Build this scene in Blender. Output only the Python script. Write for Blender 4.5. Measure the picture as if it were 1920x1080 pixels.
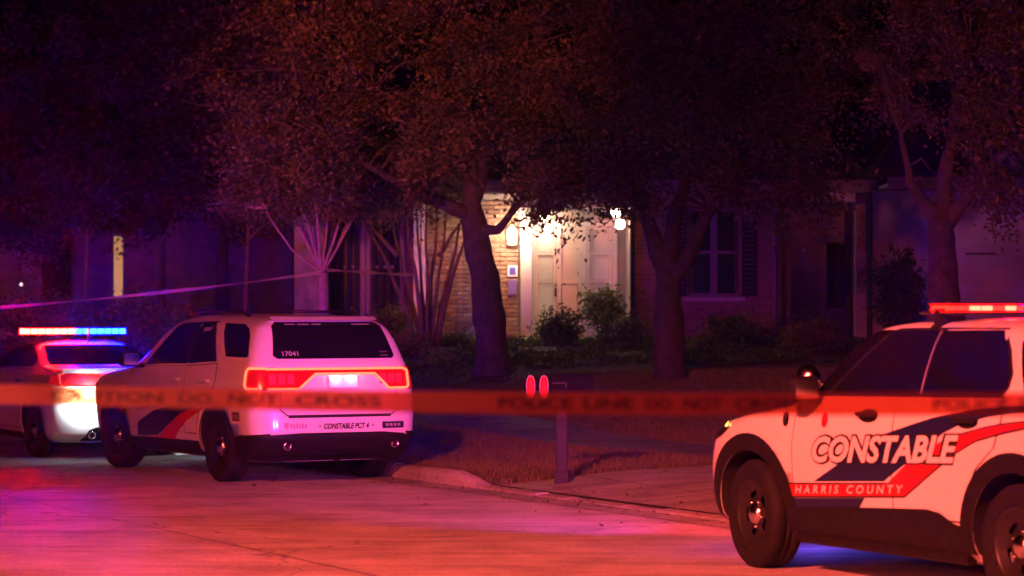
import bpy, bmesh, math, random
import numpy as np
from mathutils import Vector, Matrix, noise as mnoise
for o in list(bpy.data.objects): bpy.data.objects.remove(o)
SC = bpy.context.scene
COL = SC.collection
R = math.radians
random.seed(7); RNG = np.random.default_rng(7)

# ---------------------------------------------------------------- camera
CAM_H, FPX, HORIZON = 1.82, 5000.0, 585.0          # eye height (m), focal length in px of the 1920 px frame, horizon row
cd = bpy.data.cameras.new('camera'); cam = bpy.data.objects.new('camera', cd); COL.objects.link(cam)
cd.sensor_width = 36.0; cd.lens = 36.0*FPX/1920
cam.location = (0, 0, CAM_H); cam.rotation_euler = (R(90)+math.atan((HORIZON-540)/FPX), 0, 0)
cd.clip_start = 0.1; cd.clip_end = 2000
cd.dof.use_dof = True; cd.dof.focus_distance = 26.0; cd.dof.aperture_fstop = 2.4
SC.camera = cam

# ---------------------------------------------------------------- night sky
world = bpy.data.worlds.new('World'); SC.world = world; world.use_nodes = True
wn = world.node_tree; bgn = wn.nodes['Background']
sky = wn.nodes.new('ShaderNodeTexSky'); sky.sky_type = 'NISHITA'; sky.sun_disc = False
sky.sun_elevation = R(-7); sky.sun_rotation = R(200)
wn.links.new(sky.outputs[0], bgn.inputs[0]); bgn.inputs[1].default_value = 0.05

# ---------------------------------------------------------------- out-of-frame red lamps: emergency vehicles behind the camera, plus added crown spots
def lamp(name, kind, loc, power, color, size=.1, target=None, spot=None, blend=.4, parent=None):
    l = bpy.data.lights.new(name, kind); o = bpy.data.objects.new(name, l); COL.objects.link(o)
    l.energy = power; l.color = color
    if kind == 'AREA':
        l.shape = 'DISK'; l.size = size
        if spot: l.spread = R(spot)
    else: l.shadow_soft_size = size
    if kind == 'SPOT': l.spot_size = R(spot); l.spot_blend = blend
    o.location = loc
    if target is not None:
        o.rotation_euler = (Vector(target)-Vector(loc)).to_track_quat('-Z', 'Y').to_euler()
    if parent: o.parent = parent
    return o
lamp('offscreen_red_lamp', 'SPOT', (-5.0, 4.0, 8.5), 48000, (1.0, .095, .068), .30, (.3, 20.0, -.5), 45, 1.0)
lamp('offscreen_red_lamp', 'POINT', (-12.0, 3.0, 4.0), 5200, (1.0, .10, .065), .30)
lamp('offscreen_red_lamp', 'SPOT', (-9.0, 2.0, 3.6), 60000, (1.0, .14, .06), .30, (-2.7, 39.0, 5.9), 15, 1.0)  # unseen spot added to redden the crown of the leaning oak

lamp('offscreen_red_lamp', 'SPOT', (3.5, -2.0, 4.0), 20000, (1.0, .18, .11), .30, (6.1, 33.0, 5.1), 9, 1.0)  # unseen spot added to light the leaves of the driveway oak

SC.view_settings.view_transform = 'Standard'; SC.view_settings.look = 'None'
SC.view_settings.exposure = 0.0; SC.view_settings.gamma = 1.0; SC.view_settings.use_curve_mapping = False
SC.cycles.use_denoising = True; SC.cycles.denoiser = 'OPENIMAGEDENOISE'
SC.cycles.sample_clamp_indirect = 4.0; SC.cycles.sample_clamp_direct = 0.0
SC.cycles.max_bounces = 6; SC.cycles.transparent_max_bounces = 12; SC.cycles.use_light_tree = True
SC.cycles.caustics_reflective = False; SC.cycles.caustics_refractive = False

# ---------------------------------------------------------------- helpers
def PX(px, d): return (px-960)/FPX*d
def PZ(py, d): return CAM_H+(HORIZON-py)/FPX*d
def PT(px, py, d): return Vector((PX(px, d), d, PZ(py, d)))

MATS = {}
def mat(name, base=(.5,.5,.5), rough=.6, metal=0., spec=.5, var=0., vscale=6., bump=0., bscale=40., coat=0., island=0.,
        trans=0., emit=None, estr=0., base2=None, alpha=1.):
    if name in MATS: return MATS[name]
    m = bpy.data.materials.new(name); m.use_nodes = True; MATS[name] = m
    nt = m.node_tree; N = nt.nodes; L = nt.links; b = N['Principled BSDF']
    b.inputs['Base Color'].default_value = (*base, 1); b.inputs['Roughness'].default_value = rough
    b.inputs['Metallic'].default_value = metal; b.inputs['Specular IOR Level'].default_value = spec
    b.inputs['Coat Weight'].default_value = coat; b.inputs['Coat Roughness'].default_value = .08
    if alpha < 1: b.inputs['Alpha'].default_value = alpha
    if trans: b.inputs['Transmission Weight'].default_value = trans
    tc = N.new('ShaderNodeTexCoord')
    csock = None
    if var or base2:
        nz = N.new('ShaderNodeTexNoise'); nz.inputs['Scale'].default_value = vscale; nz.inputs['Detail'].default_value = 6
        nz.inputs['Roughness'].default_value = .65
        L.new(tc.outputs['Object'], nz.inputs['Vector'])
        mx = N.new('ShaderNodeMix'); mx.data_type = 'RGBA'
        c2 = base2 or tuple(c*(1-var) for c in base); c1 = base if base2 else tuple(min(1, c*(1+var*.6)) for c in base)
        mx.inputs[6].default_value = (*c1, 1); mx.inputs[7].default_value = (*c2, 1)
        mr = N.new('ShaderNodeMapRange'); mr.inputs[1].default_value = .35; mr.inputs[2].default_value = .65
        L.new(nz.outputs[0], mr.inputs[0]); L.new(mr.outputs[0], mx.inputs[0]); csock = mx.outputs[2]
    if island:
        g = N.new('ShaderNodeNewGeometry'); hs = N.new('ShaderNodeHueSaturation')
        mr2 = N.new('ShaderNodeMapRange'); mr2.inputs[3].default_value = 1-island; mr2.inputs[4].default_value = 1+island
        L.new(g.outputs['Random Per Island'], mr2.inputs[0]); L.new(mr2.outputs[0], hs.inputs['Value'])
        if csock: L.new(csock, hs.inputs['Color'])
        else: hs.inputs['Color'].default_value = (*base, 1)
        csock = hs.outputs[0]
    if csock: L.new(csock, b.inputs['Base Color'])
    if bump:
        n2 = N.new('ShaderNodeTexNoise'); n2.inputs['Scale'].default_value = bscale; n2.inputs['Detail'].default_value = 5
        L.new(tc.outputs['Object'], n2.inputs['Vector'])
        bp = N.new('ShaderNodeBump'); bp.inputs['Strength'].default_value = bump; bp.inputs['Distance'].default_value = .02
        L.new(n2.outputs[0], bp.inputs['Height']); L.new(bp.outputs[0], b.inputs['Normal'])
    if emit:
        b.inputs['Emission Color'].default_value = (*emit, 1); b.inputs['Emission Strength'].default_value = estr
    return m

def leafmat(name, c, c2, island=.6):
    if name in MATS: return MATS[name]
    m = mat(name, c, .55, spec=.4, base2=c2, vscale=.8, island=island)
    nt = m.node_tree; N = nt.nodes; b = N['Principled BSDF']
    tr = N.new('ShaderNodeBsdfTranslucent'); tr.inputs[0].default_value = (*[x*1.3 for x in c], 1)
    ms = N.new('ShaderNodeMixShader'); ms.inputs[0].default_value = .3
    nt.links.new(b.outputs[0], ms.inputs[1]); nt.links.new(tr.outputs[0], ms.inputs[2])
    nt.links.new(ms.outputs[0], N['Material Output'].inputs[0])
    return m

def emission(name, col):
    if name in MATS: return MATS[name]
    m = bpy.data.materials.new(name); m.use_nodes = True; MATS[name] = m
    nt = m.node_tree; e = nt.nodes.new('ShaderNodeEmission')
    k = max(col); e.inputs[0].default_value = (*[c/k for c in col], 1); e.inputs[1].default_value = k
    nt.links.new(e.outputs[0], nt.nodes['Material Output'].inputs[0])
    return m

def tag(o, label=None, cat=None, group=None, kind=None):
    if label: o['label'] = label
    if cat: o['category'] = cat
    if group: o['group'] = group
    if kind: o['kind'] = kind
    return o
def empty(name, loc=(0,0,0), rz=0, parent=None):
    o = bpy.data.objects.new(name, None); COL.objects.link(o); o.location = loc; o.rotation_euler = (0,0,rz)
    o.empty_display_size = .2
    if parent: o.parent = parent
    return o
def link_mesh(name, me, m=None, parent=None, smooth=False):
    if m is not None and not me.materials:
        for k in (m if isinstance(m, (list, tuple)) else [m]): me.materials.append(k)
    if smooth: me.polygons.foreach_set('use_smooth', [True]*len(me.polygons))
    o = bpy.data.objects.new(name, me); COL.objects.link(o)
    if parent: o.parent = parent
    return o
def build(name, verts, faces, m, parent=None, smooth=False):
    me = bpy.data.meshes.new(name); me.from_pydata([tuple(v) for v in verts], [], faces); me.update()
    return link_mesh(name, me, m, parent, smooth)
def from_bm(name, bm, m, parent=None, smooth=False):
    bmesh.ops.recalc_face_normals(bm, faces=bm.faces[:])
    me = bpy.data.meshes.new(name); bm.to_mesh(me); bm.free()
    return link_mesh(name, me, m, parent, smooth)
def np_mesh(name, V, Q, m, parent=None):
    """V (n,3) floats, Q (k,c) vertex indices"""
    me = bpy.data.meshes.new(name); c = Q.shape[1]
    me.vertices.add(len(V)); me.vertices.foreach_set('co', V.astype(np.float32).ravel())
    me.loops.add(Q.size); me.loops.foreach_set('vertex_index', Q.astype(np.int32).ravel())
    me.polygons.add(len(Q)); me.polygons.foreach_set('loop_start', np.arange(0, Q.size, c, dtype=np.int32))
    me.update(calc_edges=True); me.validate()
    return link_mesh(name, me, m, parent)
class MB:
    """collects boxes, tubes, lathes and prisms into one mesh"""
    def __init__(s): s.v = []; s.f = []
    def add(s, vs, fs):
        n = len(s.v); s.v += [tuple(v) for v in vs]; s.f += [tuple(i+n for i in f) for f in fs]; return s
    def box(s, a, b, bev=0.):
        (x0,y0,z0),(x1,y1,z1) = a, b
        if bev <= 0:
            return s.add([(x0,y0,z0),(x1,y0,z0),(x1,y1,z0),(x0,y1,z0),(x0,y0,z1),(x1,y0,z1),(x1,y1,z1),(x0,y1,z1)],
                         [(0,3,2,1),(4,5,6,7),(0,1,5,4),(1,2,6,5),(2,3,7,6),(3,0,4,7)])
        bm = bmesh.new(); bmesh.ops.create_cube(bm, size=1)
        for v in bm.verts:
            v.co = ((x0+x1)/2+v.co.x*(x1-x0), (y0+y1)/2+v.co.y*(y1-y0), (z0+z1)/2+v.co.z*(z1-z0))
        bmesh.ops.bevel(bm, geom=bm.edges[:], offset=bev, segments=2, profile=.5, affect='EDGES')
        bm.verts.index_update(); s.add([v.co[:] for v in bm.verts], [[v.index for v in f.verts] for f in bm.faces]); bm.free(); return s
    def tube(s, pts, rad, seg=8, cap=True, rough=0.):
        pts = [Vector(p) for p in pts]; n = len(pts)
        if not isinstance(rad, (list, tuple)): rad = [rad]*n
        vs = []; up = None
        for i, p in enumerate(pts):
            t = (pts[min(i+1,n-1)]-pts[max(i-1,0)]).normalized()
            if up is None: up = t.orthogonal().normalized()
            up = (up-t*up.dot(t)).normalized(); bb = t.cross(up)
            for k in range(seg):
                a = 2*math.pi*k/seg; q = p+(up*math.cos(a)+bb*math.sin(a))*rad[i]
                if rough: q = q+(q-p)*rough*(mnoise.noise(q*3.1)+.7*mnoise.noise(Vector((q.x*16, q.y*16, q.z*3.))))
                vs.append(q)
        fs = [(i*seg+k, i*seg+(k+1)%seg, (i+1)*seg+(k+1)%seg, (i+1)*seg+k) for i in range(n-1) for k in range(seg)]
        if cap: fs += [tuple(range(seg-1,-1,-1)), tuple((n-1)*seg+k for k in range(seg))]
        return s.add(vs, fs)
    def lathe(s, prof, seg=32, axis='Z', c=(0,0,0), closed=False):
        vs = []; n = len(prof)
        for k in range(seg):
            a = 2*math.pi*k/seg; ca, sa = math.cos(a), math.sin(a)
            for r, h in prof:
                p = (r*ca, r*sa, h) if axis == 'Z' else ((r*ca, h, r*sa) if axis == 'Y' else (h, r*ca, r*sa))
                vs.append((p[0]+c[0], p[1]+c[1], p[2]+c[2]))
        fs = []
        for k in range(seg):
            k2 = (k+1) % seg
            for i in range(n if closed else n-1):
                j = (i+1) % n; fs.append((k*n+i, k2*n+i, k2*n+j, k*n+j))
        return s.add(vs, fs)
    def build(s, name, m, parent=None, smooth=False): return build(name, s.v, s.f, m, parent, smooth)
def sm(t): t = min(max(t, 0), 1); return t*t*(3-2*t)
def text_mesh(txt, shear=0., offset=0., res=3):
    """a line of lettering as flat triangles, scaled to a unit box"""
    cu = bpy.data.curves.new('lettering', 'FONT'); cu.body = txt; cu.shear = shear; cu.offset = offset; cu.resolution_u = res
    cu.space_character = 1.0
    ob = bpy.data.objects.new('lettering', cu); COL.objects.link(ob)
    dg = bpy.context.evaluated_depsgraph_get(); me = bpy.data.meshes.new_from_object(ob.evaluated_get(dg))
    bpy.data.objects.remove(ob); bpy.data.curves.remove(cu)
    V = np.array([v.co[:2] for v in me.vertices]); F = [tuple(p.vertices) for p in me.polygons]
    bpy.data.meshes.remove(me)
    lo, hi = V.min(0), V.max(0)
    return (V-lo)/(hi-lo), F
# ================================================================ body shapes of the cars
def mono(pts):
    """monotone cubic through (t, v) points"""
    xs=[p[0] for p in pts]; ys=[p[1] for p in pts]; n=len(xs)
    d=[(ys[i+1]-ys[i])/(xs[i+1]-xs[i]) for i in range(n-1)]
    m=[d[0]]+[0.0 if d[i-1]*d[i]<=0 else 2*d[i-1]*d[i]/(d[i-1]+d[i]) for i in range(1,n-1)]+[d[-1]]
    def f(t):
        if t<=xs[0]: return ys[0]
        if t>=xs[-1]: return ys[-1]
        i=0
        while t>xs[i+1]: i+=1
        h=xs[i+1]-xs[i]; u=(t-xs[i])/h
        return ((2*u**3-3*u*u+1)*ys[i]+(u**3-2*u*u+u)*h*m[i]+(-2*u**3+3*u*u)*ys[i+1]+(u**3-u*u)*h*m[i+1])
    return f

class Shape:
    """A car body as plan outlines stacked by height: half width, rear end and front end at each height."""
    def __init__(s, w, xr, xf, Lr, Lf, pr=3.6, pf=3.0, belt=1.25, roof=1.78, droop=lambda x: 0.0):
        s.w=mono(w); s.xr=mono(xr); s.xf=mono(xf); s.Lr=mono(Lr); s.Lf=mono(Lf); s.pr=pr; s.pf=pf
        s.belt=belt; s.roof=roof; s.droop=droop
        s.z0=w[0][0]; s.z1=w[-1][0]; s.zs=sorted(set([p[0] for p in w]+[p[0] for p in xr]+[p[0] for p in xf]))
    def Y(s,x,z):
        e=1.0
        q=(x-s.xr(z))/s.Lr(z)
        if q<1: e*=max(0.0,1-(1-max(q,0))**s.pr)**(1/s.pr)
        q=(s.xf(z)-x)/s.Lf(z)
        if q<1: e*=max(0.0,1-(1-max(q,0))**s.pf)**(1/s.pf)
        return s.w(z)*e
    def rear(s,y,z):
        t=min(abs(y)/s.w(z),1.0)
        return s.xr(z)+s.Lr(z)*(1-(1-t**s.pr)**(1/s.pr))
    def front(s,y,z):
        t=min(abs(y)/s.w(z),1.0)
        return s.xf(z)-s.Lf(z)*(1-(1-t**s.pf)**(1/s.pf))
    def fin(s,x,y,z):
        k=min(max((z-s.belt)/(s.roof-s.belt),0),1)
        return (x,y,z+k*s.droop(x))

EXPLORER=Shape(
  w=[(.22,.80),(.30,.92),(.42,.965),(.60,.985),(.85,1.0),(1.05,.99),(1.18,.965),(1.25,.94),(1.68,.735),(1.73,.67),(1.765,.54),(1.78,.35)],
  xr=[(.22,-2.25),(.35,-2.45),(.6,-2.55),(1.0,-2.54),(1.25,-2.46),(1.68,-2.24),(1.73,-2.16),(1.78,-1.9)],
  xf=[(.22,2.15),(.38,2.40),(.65,2.46),(.90,2.40),(1.00,2.28),(1.08,1.95),(1.16,1.38),(1.22,1.14),(1.68,.55),(1.73,.40),(1.78,-.05)],
  Lr=[(.2,.5),(1.2,.5),(1.7,.45)], Lf=[(.2,.75),(1.0,.8),(1.22,.42),(1.7,.30)], belt=1.25, roof=1.78,
  droop=lambda x: -.035*((x+.5)/1.7)**2)
DURANGO=Shape(
  w=[(.24,.80),(.32,.90),(.45,.945),(.65,.97),(.90,.98),(1.05,.97),(1.16,.95),(1.23,.93),(1.66,.775),(1.73,.70),(1.785,.57),(1.80,.38)],
  xr=[(.24,-2.32),(.36,-2.50),(.52,-2.58),(.56,-2.57),(.75,-2.56),(1.0,-2.52),(1.26,-2.47),(1.31,-2.45),(1.70,-2.26),(1.76,-2.16),(1.80,-1.85)],
  xf=[(.24,2.15),(.38,2.42),(.65,2.48),(.95,2.46),(1.06,2.35),(1.12,1.95),(1.18,1.35),(1.22,1.15),(1.66,.38),(1.73,.2),(1.80,-.25)],
  Lr=[(.2,.36),(1.2,.34),(1.7,.30)], Lf=[(.2,.6),(1.0,.6),(1.22,.4),(1.7,.35)], pr=4.2, belt=1.25, roof=1.80,
  droop=lambda x: -.03*((x+.5)/1.7)**2)
CHARGER=Shape(
  w=[(.20,.78),(.28,.88),(.45,.93),(.75,.95),(.95,.935),(1.03,.90),(1.08,.85),(1.13,.80),(1.38,.61),(1.43,.52),(1.47,.36)],
  xr=[(.20,-2.25),(.32,-2.46),(.55,-2.54),(.85,-2.52),(1.03,-2.50),(1.09,-2.46),(1.12,-2.2),(1.15,-1.75),(1.38,-1.0),(1.43,-.75),(1.47,-.4)],
  xf=[(.20,2.15),(.36,2.42),(.62,2.48),(.82,2.40),(.90,2.2),(.98,1.5),(1.04,1.12),(1.38,.28),(1.43,.1),(1.47,-.2)],
  Lr=[(.2,.42),(1.0,.42),(1.15,.3),(1.4,.3)], Lf=[(.2,.6),(.9,.6),(1.05,.4),(1.4,.35)], pr=3.4, belt=1.1, roof=1.47)
# ================================================================ the street in kerb coordinates: s = metres behind the kerb face, t = metres along it towards the camera
C0 = Vector((-1.1, 28.9)); CT = Vector((.453, -.8915)); CN = Vector((.8915, .453))
def ST(X, Y): d = Vector((X, Y))-C0; return d.dot(CN), d.dot(CT)
def XY(s, t): p = C0+CN*s+CT*t; return p.x, p.y
DRIVE_T0, DRIVE_T1 = 1.75, 7.4
def zg(X, Y):
    s, t = ST(X, Y)
    if s < 0: return 0.0
    mouth = sm((t-(DRIVE_T0-.6))/.6)*(1-sm((t-DRIVE_T1)/.6))*(1-sm(s/1.6))
    return .13-.105*mouth+.02*min(s, 10)+.95*sm((Y-30)/15)*sm(s/7)+.02*math.sin(X*.9)*math.sin(Y*.7)*sm(s/3)
def ground_sheet(name, pts_uv, m, dz, smooth=True):
    """pts_uv: grid [i][j] of (X,Y); draped on the terrain"""
    n, k = len(pts_uv), len(pts_uv[0])
    V = [(x, y, zg(x, y)+dz) for row in pts_uv for x, y in row]
    F = [(i*k+j, (i+1)*k+j, (i+1)*k+j+1, i*k+j+1) for i in range(n-1) for j in range(k-1)]
    return tag(build(name, V, F, m, None, smooth), kind='structure')

def concrete_mat(name, base, wet=.5):
    m = mat(name, base, .5, var=.28, vscale=1.3, bump=.35, bscale=55)
    N = m.node_tree.nodes; L = m.node_tree.links; b = N['Principled BSDF']
    tc = [n for n in N if n.type == 'TEX_COORD'][0]
    nz = N.new('ShaderNodeTexNoise'); nz.inputs['Scale'].default_value = .6; nz.inputs['Detail'].default_value = 7
    L.new(tc.outputs['Object'], nz.inputs['Vector'])
    mr = N.new('ShaderNodeMapRange'); mr.inputs[1].default_value = .35; mr.inputs[2].default_value = .7
    mr.inputs[3].default_value = wet; mr.inputs[4].default_value = min(1, wet+.3)
    L.new(nz.outputs[0], mr.inputs[0]); L.new(mr.outputs[0], b.inputs['Roughness'])
    b.inputs['Specular IOR Level'].default_value = .18
    # exposed aggregate and streaks worn along the street
    sp = N.new('ShaderNodeTexNoise'); sp.inputs['Scale'].default_value = 26; sp.inputs['Detail'].default_value = 4; L.new(tc.outputs['Object'], sp.inputs['Vector'])
    rt = N.new('ShaderNodeMapping'); rt.inputs['Rotation'].default_value = (0, 0, R(63)); rt.inputs['Scale'].default_value = (.5, 5., 1.); L.new(tc.outputs['Object'], rt.inputs[0])
    sk = N.new('ShaderNodeTexNoise'); sk.inputs['Scale'].default_value = 1.; sk.inputs['Detail'].default_value = 6; L.new(rt.outputs[0], sk.inputs['Vector'])
    ad = N.new('ShaderNodeMath'); ad.operation = 'ADD'; L.new(sp.outputs[0], ad.inputs[0]); L.new(sk.outputs[0], ad.inputs[1])
    m3 = N.new('ShaderNodeMapRange'); m3.inputs[1].default_value = .7; m3.inputs[2].default_value = 1.3; m3.inputs[3].default_value = .62; m3.inputs[4].default_value = 1.12
    L.new(ad.outputs[0], m3.inputs[0])
    b0 = b.inputs['Base Color'].links[0].from_socket
    mz = N.new('ShaderNodeMix'); mz.data_type = 'RGBA'; mz.blend_type = 'MULTIPLY'; mz.inputs[0].default_value = 1
    L.new(b0, mz.inputs[6]); L.new(m3.outputs[0], mz.inputs[7]); L.new(mz.outputs[2], b.inputs['Base Color'])
    # dark hairline cracks
    vo = N.new('ShaderNodeTexVoronoi'); vo.feature = 'DISTANCE_TO_EDGE'; vo.inputs['Scale'].default_value = .22
    wv = N.new('ShaderNodeTexNoise'); wv.inputs['Scale'].default_value = 1.5; wv.inputs['Detail'].default_value = 5
    va = N.new('ShaderNodeVectorMath'); va.operation = 'MULTIPLY_ADD'; va.inputs[1].default_value = (.6,.6,.6)
    L.new(tc.outputs['Object'], wv.inputs['Vector']); L.new(wv.outputs['Color'], va.inputs[0]); L.new(tc.outputs['Object'], va.inputs[2])
    L.new(va.outputs[0], vo.inputs['Vector'])
    m2 = N.new('ShaderNodeMapRange'); m2.inputs[1].default_value = .0; m2.inputs[2].default_value = .004
    m2.inputs[3].default_value = .45; m2.inputs[4].default_value = 1.
    L.new(vo.outputs['Distance'], m2.inputs[0])
    old = b.inputs['Base Color'].links[0].from_socket
    mu = N.new('ShaderNodeMix'); mu.data_type = 'RGBA'; mu.blend_type = 'MULTIPLY'; mu.inputs[0].default_value = 1
    L.new(old, mu.inputs[6]); L.new(m2.outputs[0], mu.inputs[7]); L.new(mu.outputs[2], b.inputs['Base Color'])
    return m
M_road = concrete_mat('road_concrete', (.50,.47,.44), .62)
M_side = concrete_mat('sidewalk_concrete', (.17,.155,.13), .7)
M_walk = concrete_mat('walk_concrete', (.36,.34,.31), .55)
M_dirt = mat('soil', (.05,.04,.025), .95, var=.5, vscale=5, bump=.8, bscale=20)
M_lawn = mat('turf', (.07,.085,.03), .95, var=.45, vscale=3, bump=1., bscale=60, base2=(.13,.10,.05))
M_mulch = mat('mulch', (.045,.03,.02), .95, var=.6, vscale=9, bump=1., bscale=50)
M_dark = mat('tar', (.14,.13,.12), .9)

tag(build('ground', [(-500,-300,-.12),(500,-300,-.12),(500,700,-.12),(-500,700,-.12)], [(0,1,2,3)], M_dirt), kind='structure')
def strip(s0, s1, ns, t0, t1, nt): return [[XY(s0+(s1-s0)*i/ns, t0+(t1-t0)*j/nt) for j in range(nt+1)] for i in range(ns+1)]
def flat_strip(name, s0, s1, t0, t1, z, m):
    V = [(*XY(s, t), z) for s, t in ((s0,t0),(s1,t0),(s1,t1),(s0,t1))]
    return build(name, V, [(0,1,2,3)], m)
road = tag(flat_strip('road', -9.2, 0.02, -140, 70, 0.0, M_road), kind='structure')
for t in [-22.3, -17.7, -13.1, -8.5, -3.9, .7, 5.3, 9.9, 14.5]:                       # sawn joints across and along the concrete street
    o = flat_strip('joint', -9.0, -.36, t-.005, t+.005, .004, M_dark); o.parent = road
o = flat_strip('joint', -4.63, -4.615, -60, 40, .005, M_dark); o.parent = road
gutter = tag(flat_strip('gutter', -.35, 0.0, -140, 70, .006, M_walk), kind='structure')
S_ = [.16,.3,.5,.75,1,1.25,1.5,2,2.5,3,3.5,4,4.5,5,5.5,6,6.5,7,7.5,8,9,10,11,12,14,16,18,20,24,30,40,60,100]
T_ = [-120,-90,-70,-60,-55,-50,-45]+[-42+1.0*i for i in range(43)]+[1.15,1.3,1.45,1.6,1.75,2,2.5]+[3+i for i in range(4)]+[7,7.2,7.4,7.6,7.8,8]+[9+i for i in range(13)]+[24,28,34,44,60]
tag(ground_sheet('lawn', [[XY(s, t) for t in T_] for s in S_], M_lawn, 0.0), kind='structure')
tag(flat_strip('far_lawn', -120, -9.4, -140, 70, .12, M_lawn), kind='structure')

# kerb: separate cast stones, lowered across the driveway mouth
kerb = tag(empty('kerb'), kind='structure')
def kerb_h(t):
    a = sm((t-(DRIVE_T0-.7))/.7)*(1-sm((t-DRIVE_T1)/.7)); return .15*(1-a)+.028*a
M_kerb = concrete_mat('kerb_concrete', (.40,.37,.33), .6)
ts = []; t = -40.0
while t < 22:
    L_ = 2.4 if t < -3 or t > 9 else random.choice((.62, .8, 1.1, 1.4)); ts.append((t, t+L_)); t += L_
for (a, b) in ts:
    V = []; F = []; n = 4; jit = random.uniform(-.008, .008); jx = random.uniform(-.01, .01)
    for i in range(n+1):
        tt = a+.008+(b-a-.016)*i/n; h = kerb_h(tt)+jit
        prof = [(0.0,-.05),(0.0+jx,h*.55),(.02+jx,h*.85),(.06+jx,h),(.15,h+.004),(.165,-.05)]
        V += [(*XY(s, tt), z) for s, z in prof]
    k = 6
    for i in range(n):
        for j in range(k-1): F.append((i*k+j, (i+1)*k+j, (i+1)*k+j+1, i*k+j+1))
    F += [tuple(range(k)), tuple(n*k+j for j in range(k-1,-1,-1))]
    build('kerb_stone', V, F, M_kerb, kerb)

# driveway: slabs between two edges, from the kerb to the garage
def poly_at(pts, u):
    u *= len(pts)-1; i = min(int(u), len(pts)-2); f = u-i
    p0, p1, p2, p3 = (Vector(pts[max(i-1,0)]), Vector(pts[i]), Vector(pts[i+1]), Vector(pts[min(i+2,len(pts)-1)]))
    return .5*((2*p1)+(p2-p0)*f+(2*p0-5*p1+4*p2-p3)*f*f+(3*p1-p0-3*p2+p3)*f**3)
DL = [XY(.16, DRIVE_T0), XY(2.6, DRIVE_T0+.35), (4.7,31.5), (6.1,37.5), (6.5,45.2)]
DR = [XY(.16, DRIVE_T1), XY(2.6, DRIVE_T1-.35), (9.6,30.0), (11.4,37.0), (11.6,45.2)]
drive = tag(empty('driveway'), kind='structure')
def on_drive(X, Y):
    s, t = ST(X, Y)
    if s < 0: return True
    best = None
    for i in range(41):
        u = i/40; a = poly_at(DL, u); b = poly_at(DR, u); m = b-a; L2 = m.length
        q = Vector((X, Y))-a; al = q.dot(m)/L2; pe = abs(q.x*m.y-q.y*m.x)/L2
        if best is None or pe < best[0]: best = (pe, al, L2)
    return best[0] < .35 and -.03 < best[1] < best[2]+.03
NS = 9
for k in range(NS):
    for half in range(2):
        n = 6; rows = []
        for i in range(n+1):
            u = (k+(.006+i/n*.988))/NS; a = poly_at(DL, u); b = poly_at(DR, u)
            rows.append([tuple(a.lerp(b, (half+(.003+j/4*.994))/2)) for j in range(5)])
        V = [(x, y, zg(x, y)+.014) for r in rows for x, y in r]
        F = [(i*5+j, (i+1)*5+j, (i+1)*5+j+1, i*5+j+1) for i in range(n) for j in range(4)]
        build('slab', V, F, M_walk, drive, True)
# lowered soil under the driveway mouth is hidden by the slabs; sidewalk slabs
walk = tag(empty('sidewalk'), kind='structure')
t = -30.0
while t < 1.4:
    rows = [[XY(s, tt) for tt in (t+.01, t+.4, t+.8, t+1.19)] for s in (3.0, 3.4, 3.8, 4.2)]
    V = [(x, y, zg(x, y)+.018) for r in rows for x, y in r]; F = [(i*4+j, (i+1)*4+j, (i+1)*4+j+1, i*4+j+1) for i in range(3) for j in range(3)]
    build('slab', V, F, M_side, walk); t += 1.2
tag(ground_sheet('flower_bed', [[(-5.5+11.6*i/16, 39.6+.8*math.sin(i*.55)+(47.4-39.6-.8*math.sin(i*.55))*j/10) for j in range(11)] for i in range(17)], M_mulch, .03), kind='structure')
# ================================================================ the house with the lit porch
M_brickm = mat('brick_clay', (.30,.19,.13), .9, var=.35, vscale=14, bump=.5, bscale=90)
M_brick2 = mat('brick_clay_dark', (.22,.125,.085), .9, var=.35, vscale=14, bump=.5, bscale=90)
M_brick3 = mat('brick_clay_pale', (.38,.28,.20), .9, var=.35, vscale=14, bump=.5, bscale=90)
M_mortar = mat('mortar', (.30,.26,.22), .95, var=.2, vscale=20, bump=.4)
M_stucco = mat('stucco', (.40,.35,.31), .9, var=.12, vscale=4, bump=.4, bscale=120)
M_stone = mat('cast_stone', (.50,.46,.40), .85, var=.2, vscale=9, bump=.5, bscale=50)
M_trim = mat('trim_paint', (.72,.68,.62), .5, var=.08, vscale=5)
M_doorp = mat('door_paint', (.66,.56,.50), .45, var=.08, vscale=6)
M_frost = mat('frosted_glass', (.62,.54,.48), .35, var=.12, vscale=40, bump=.6, bscale=70)
M_pane = mat('window_glass', (.012,.012,.018), .06, spec=.6)
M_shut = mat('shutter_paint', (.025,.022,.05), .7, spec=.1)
M_soff = mat('soffit', (.35,.32,.29), .7)
M_roof = mat('roof_shingle', (.05,.045,.04), .95, var=.4, vscale=8, bump=.8, bscale=25)
M_black = mat('black_iron', (.02,.02,.02), .45, metal=.3)
M_curtain = mat('curtain', (.25,.22,.24), .9, var=.2, vscale=8)
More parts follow.
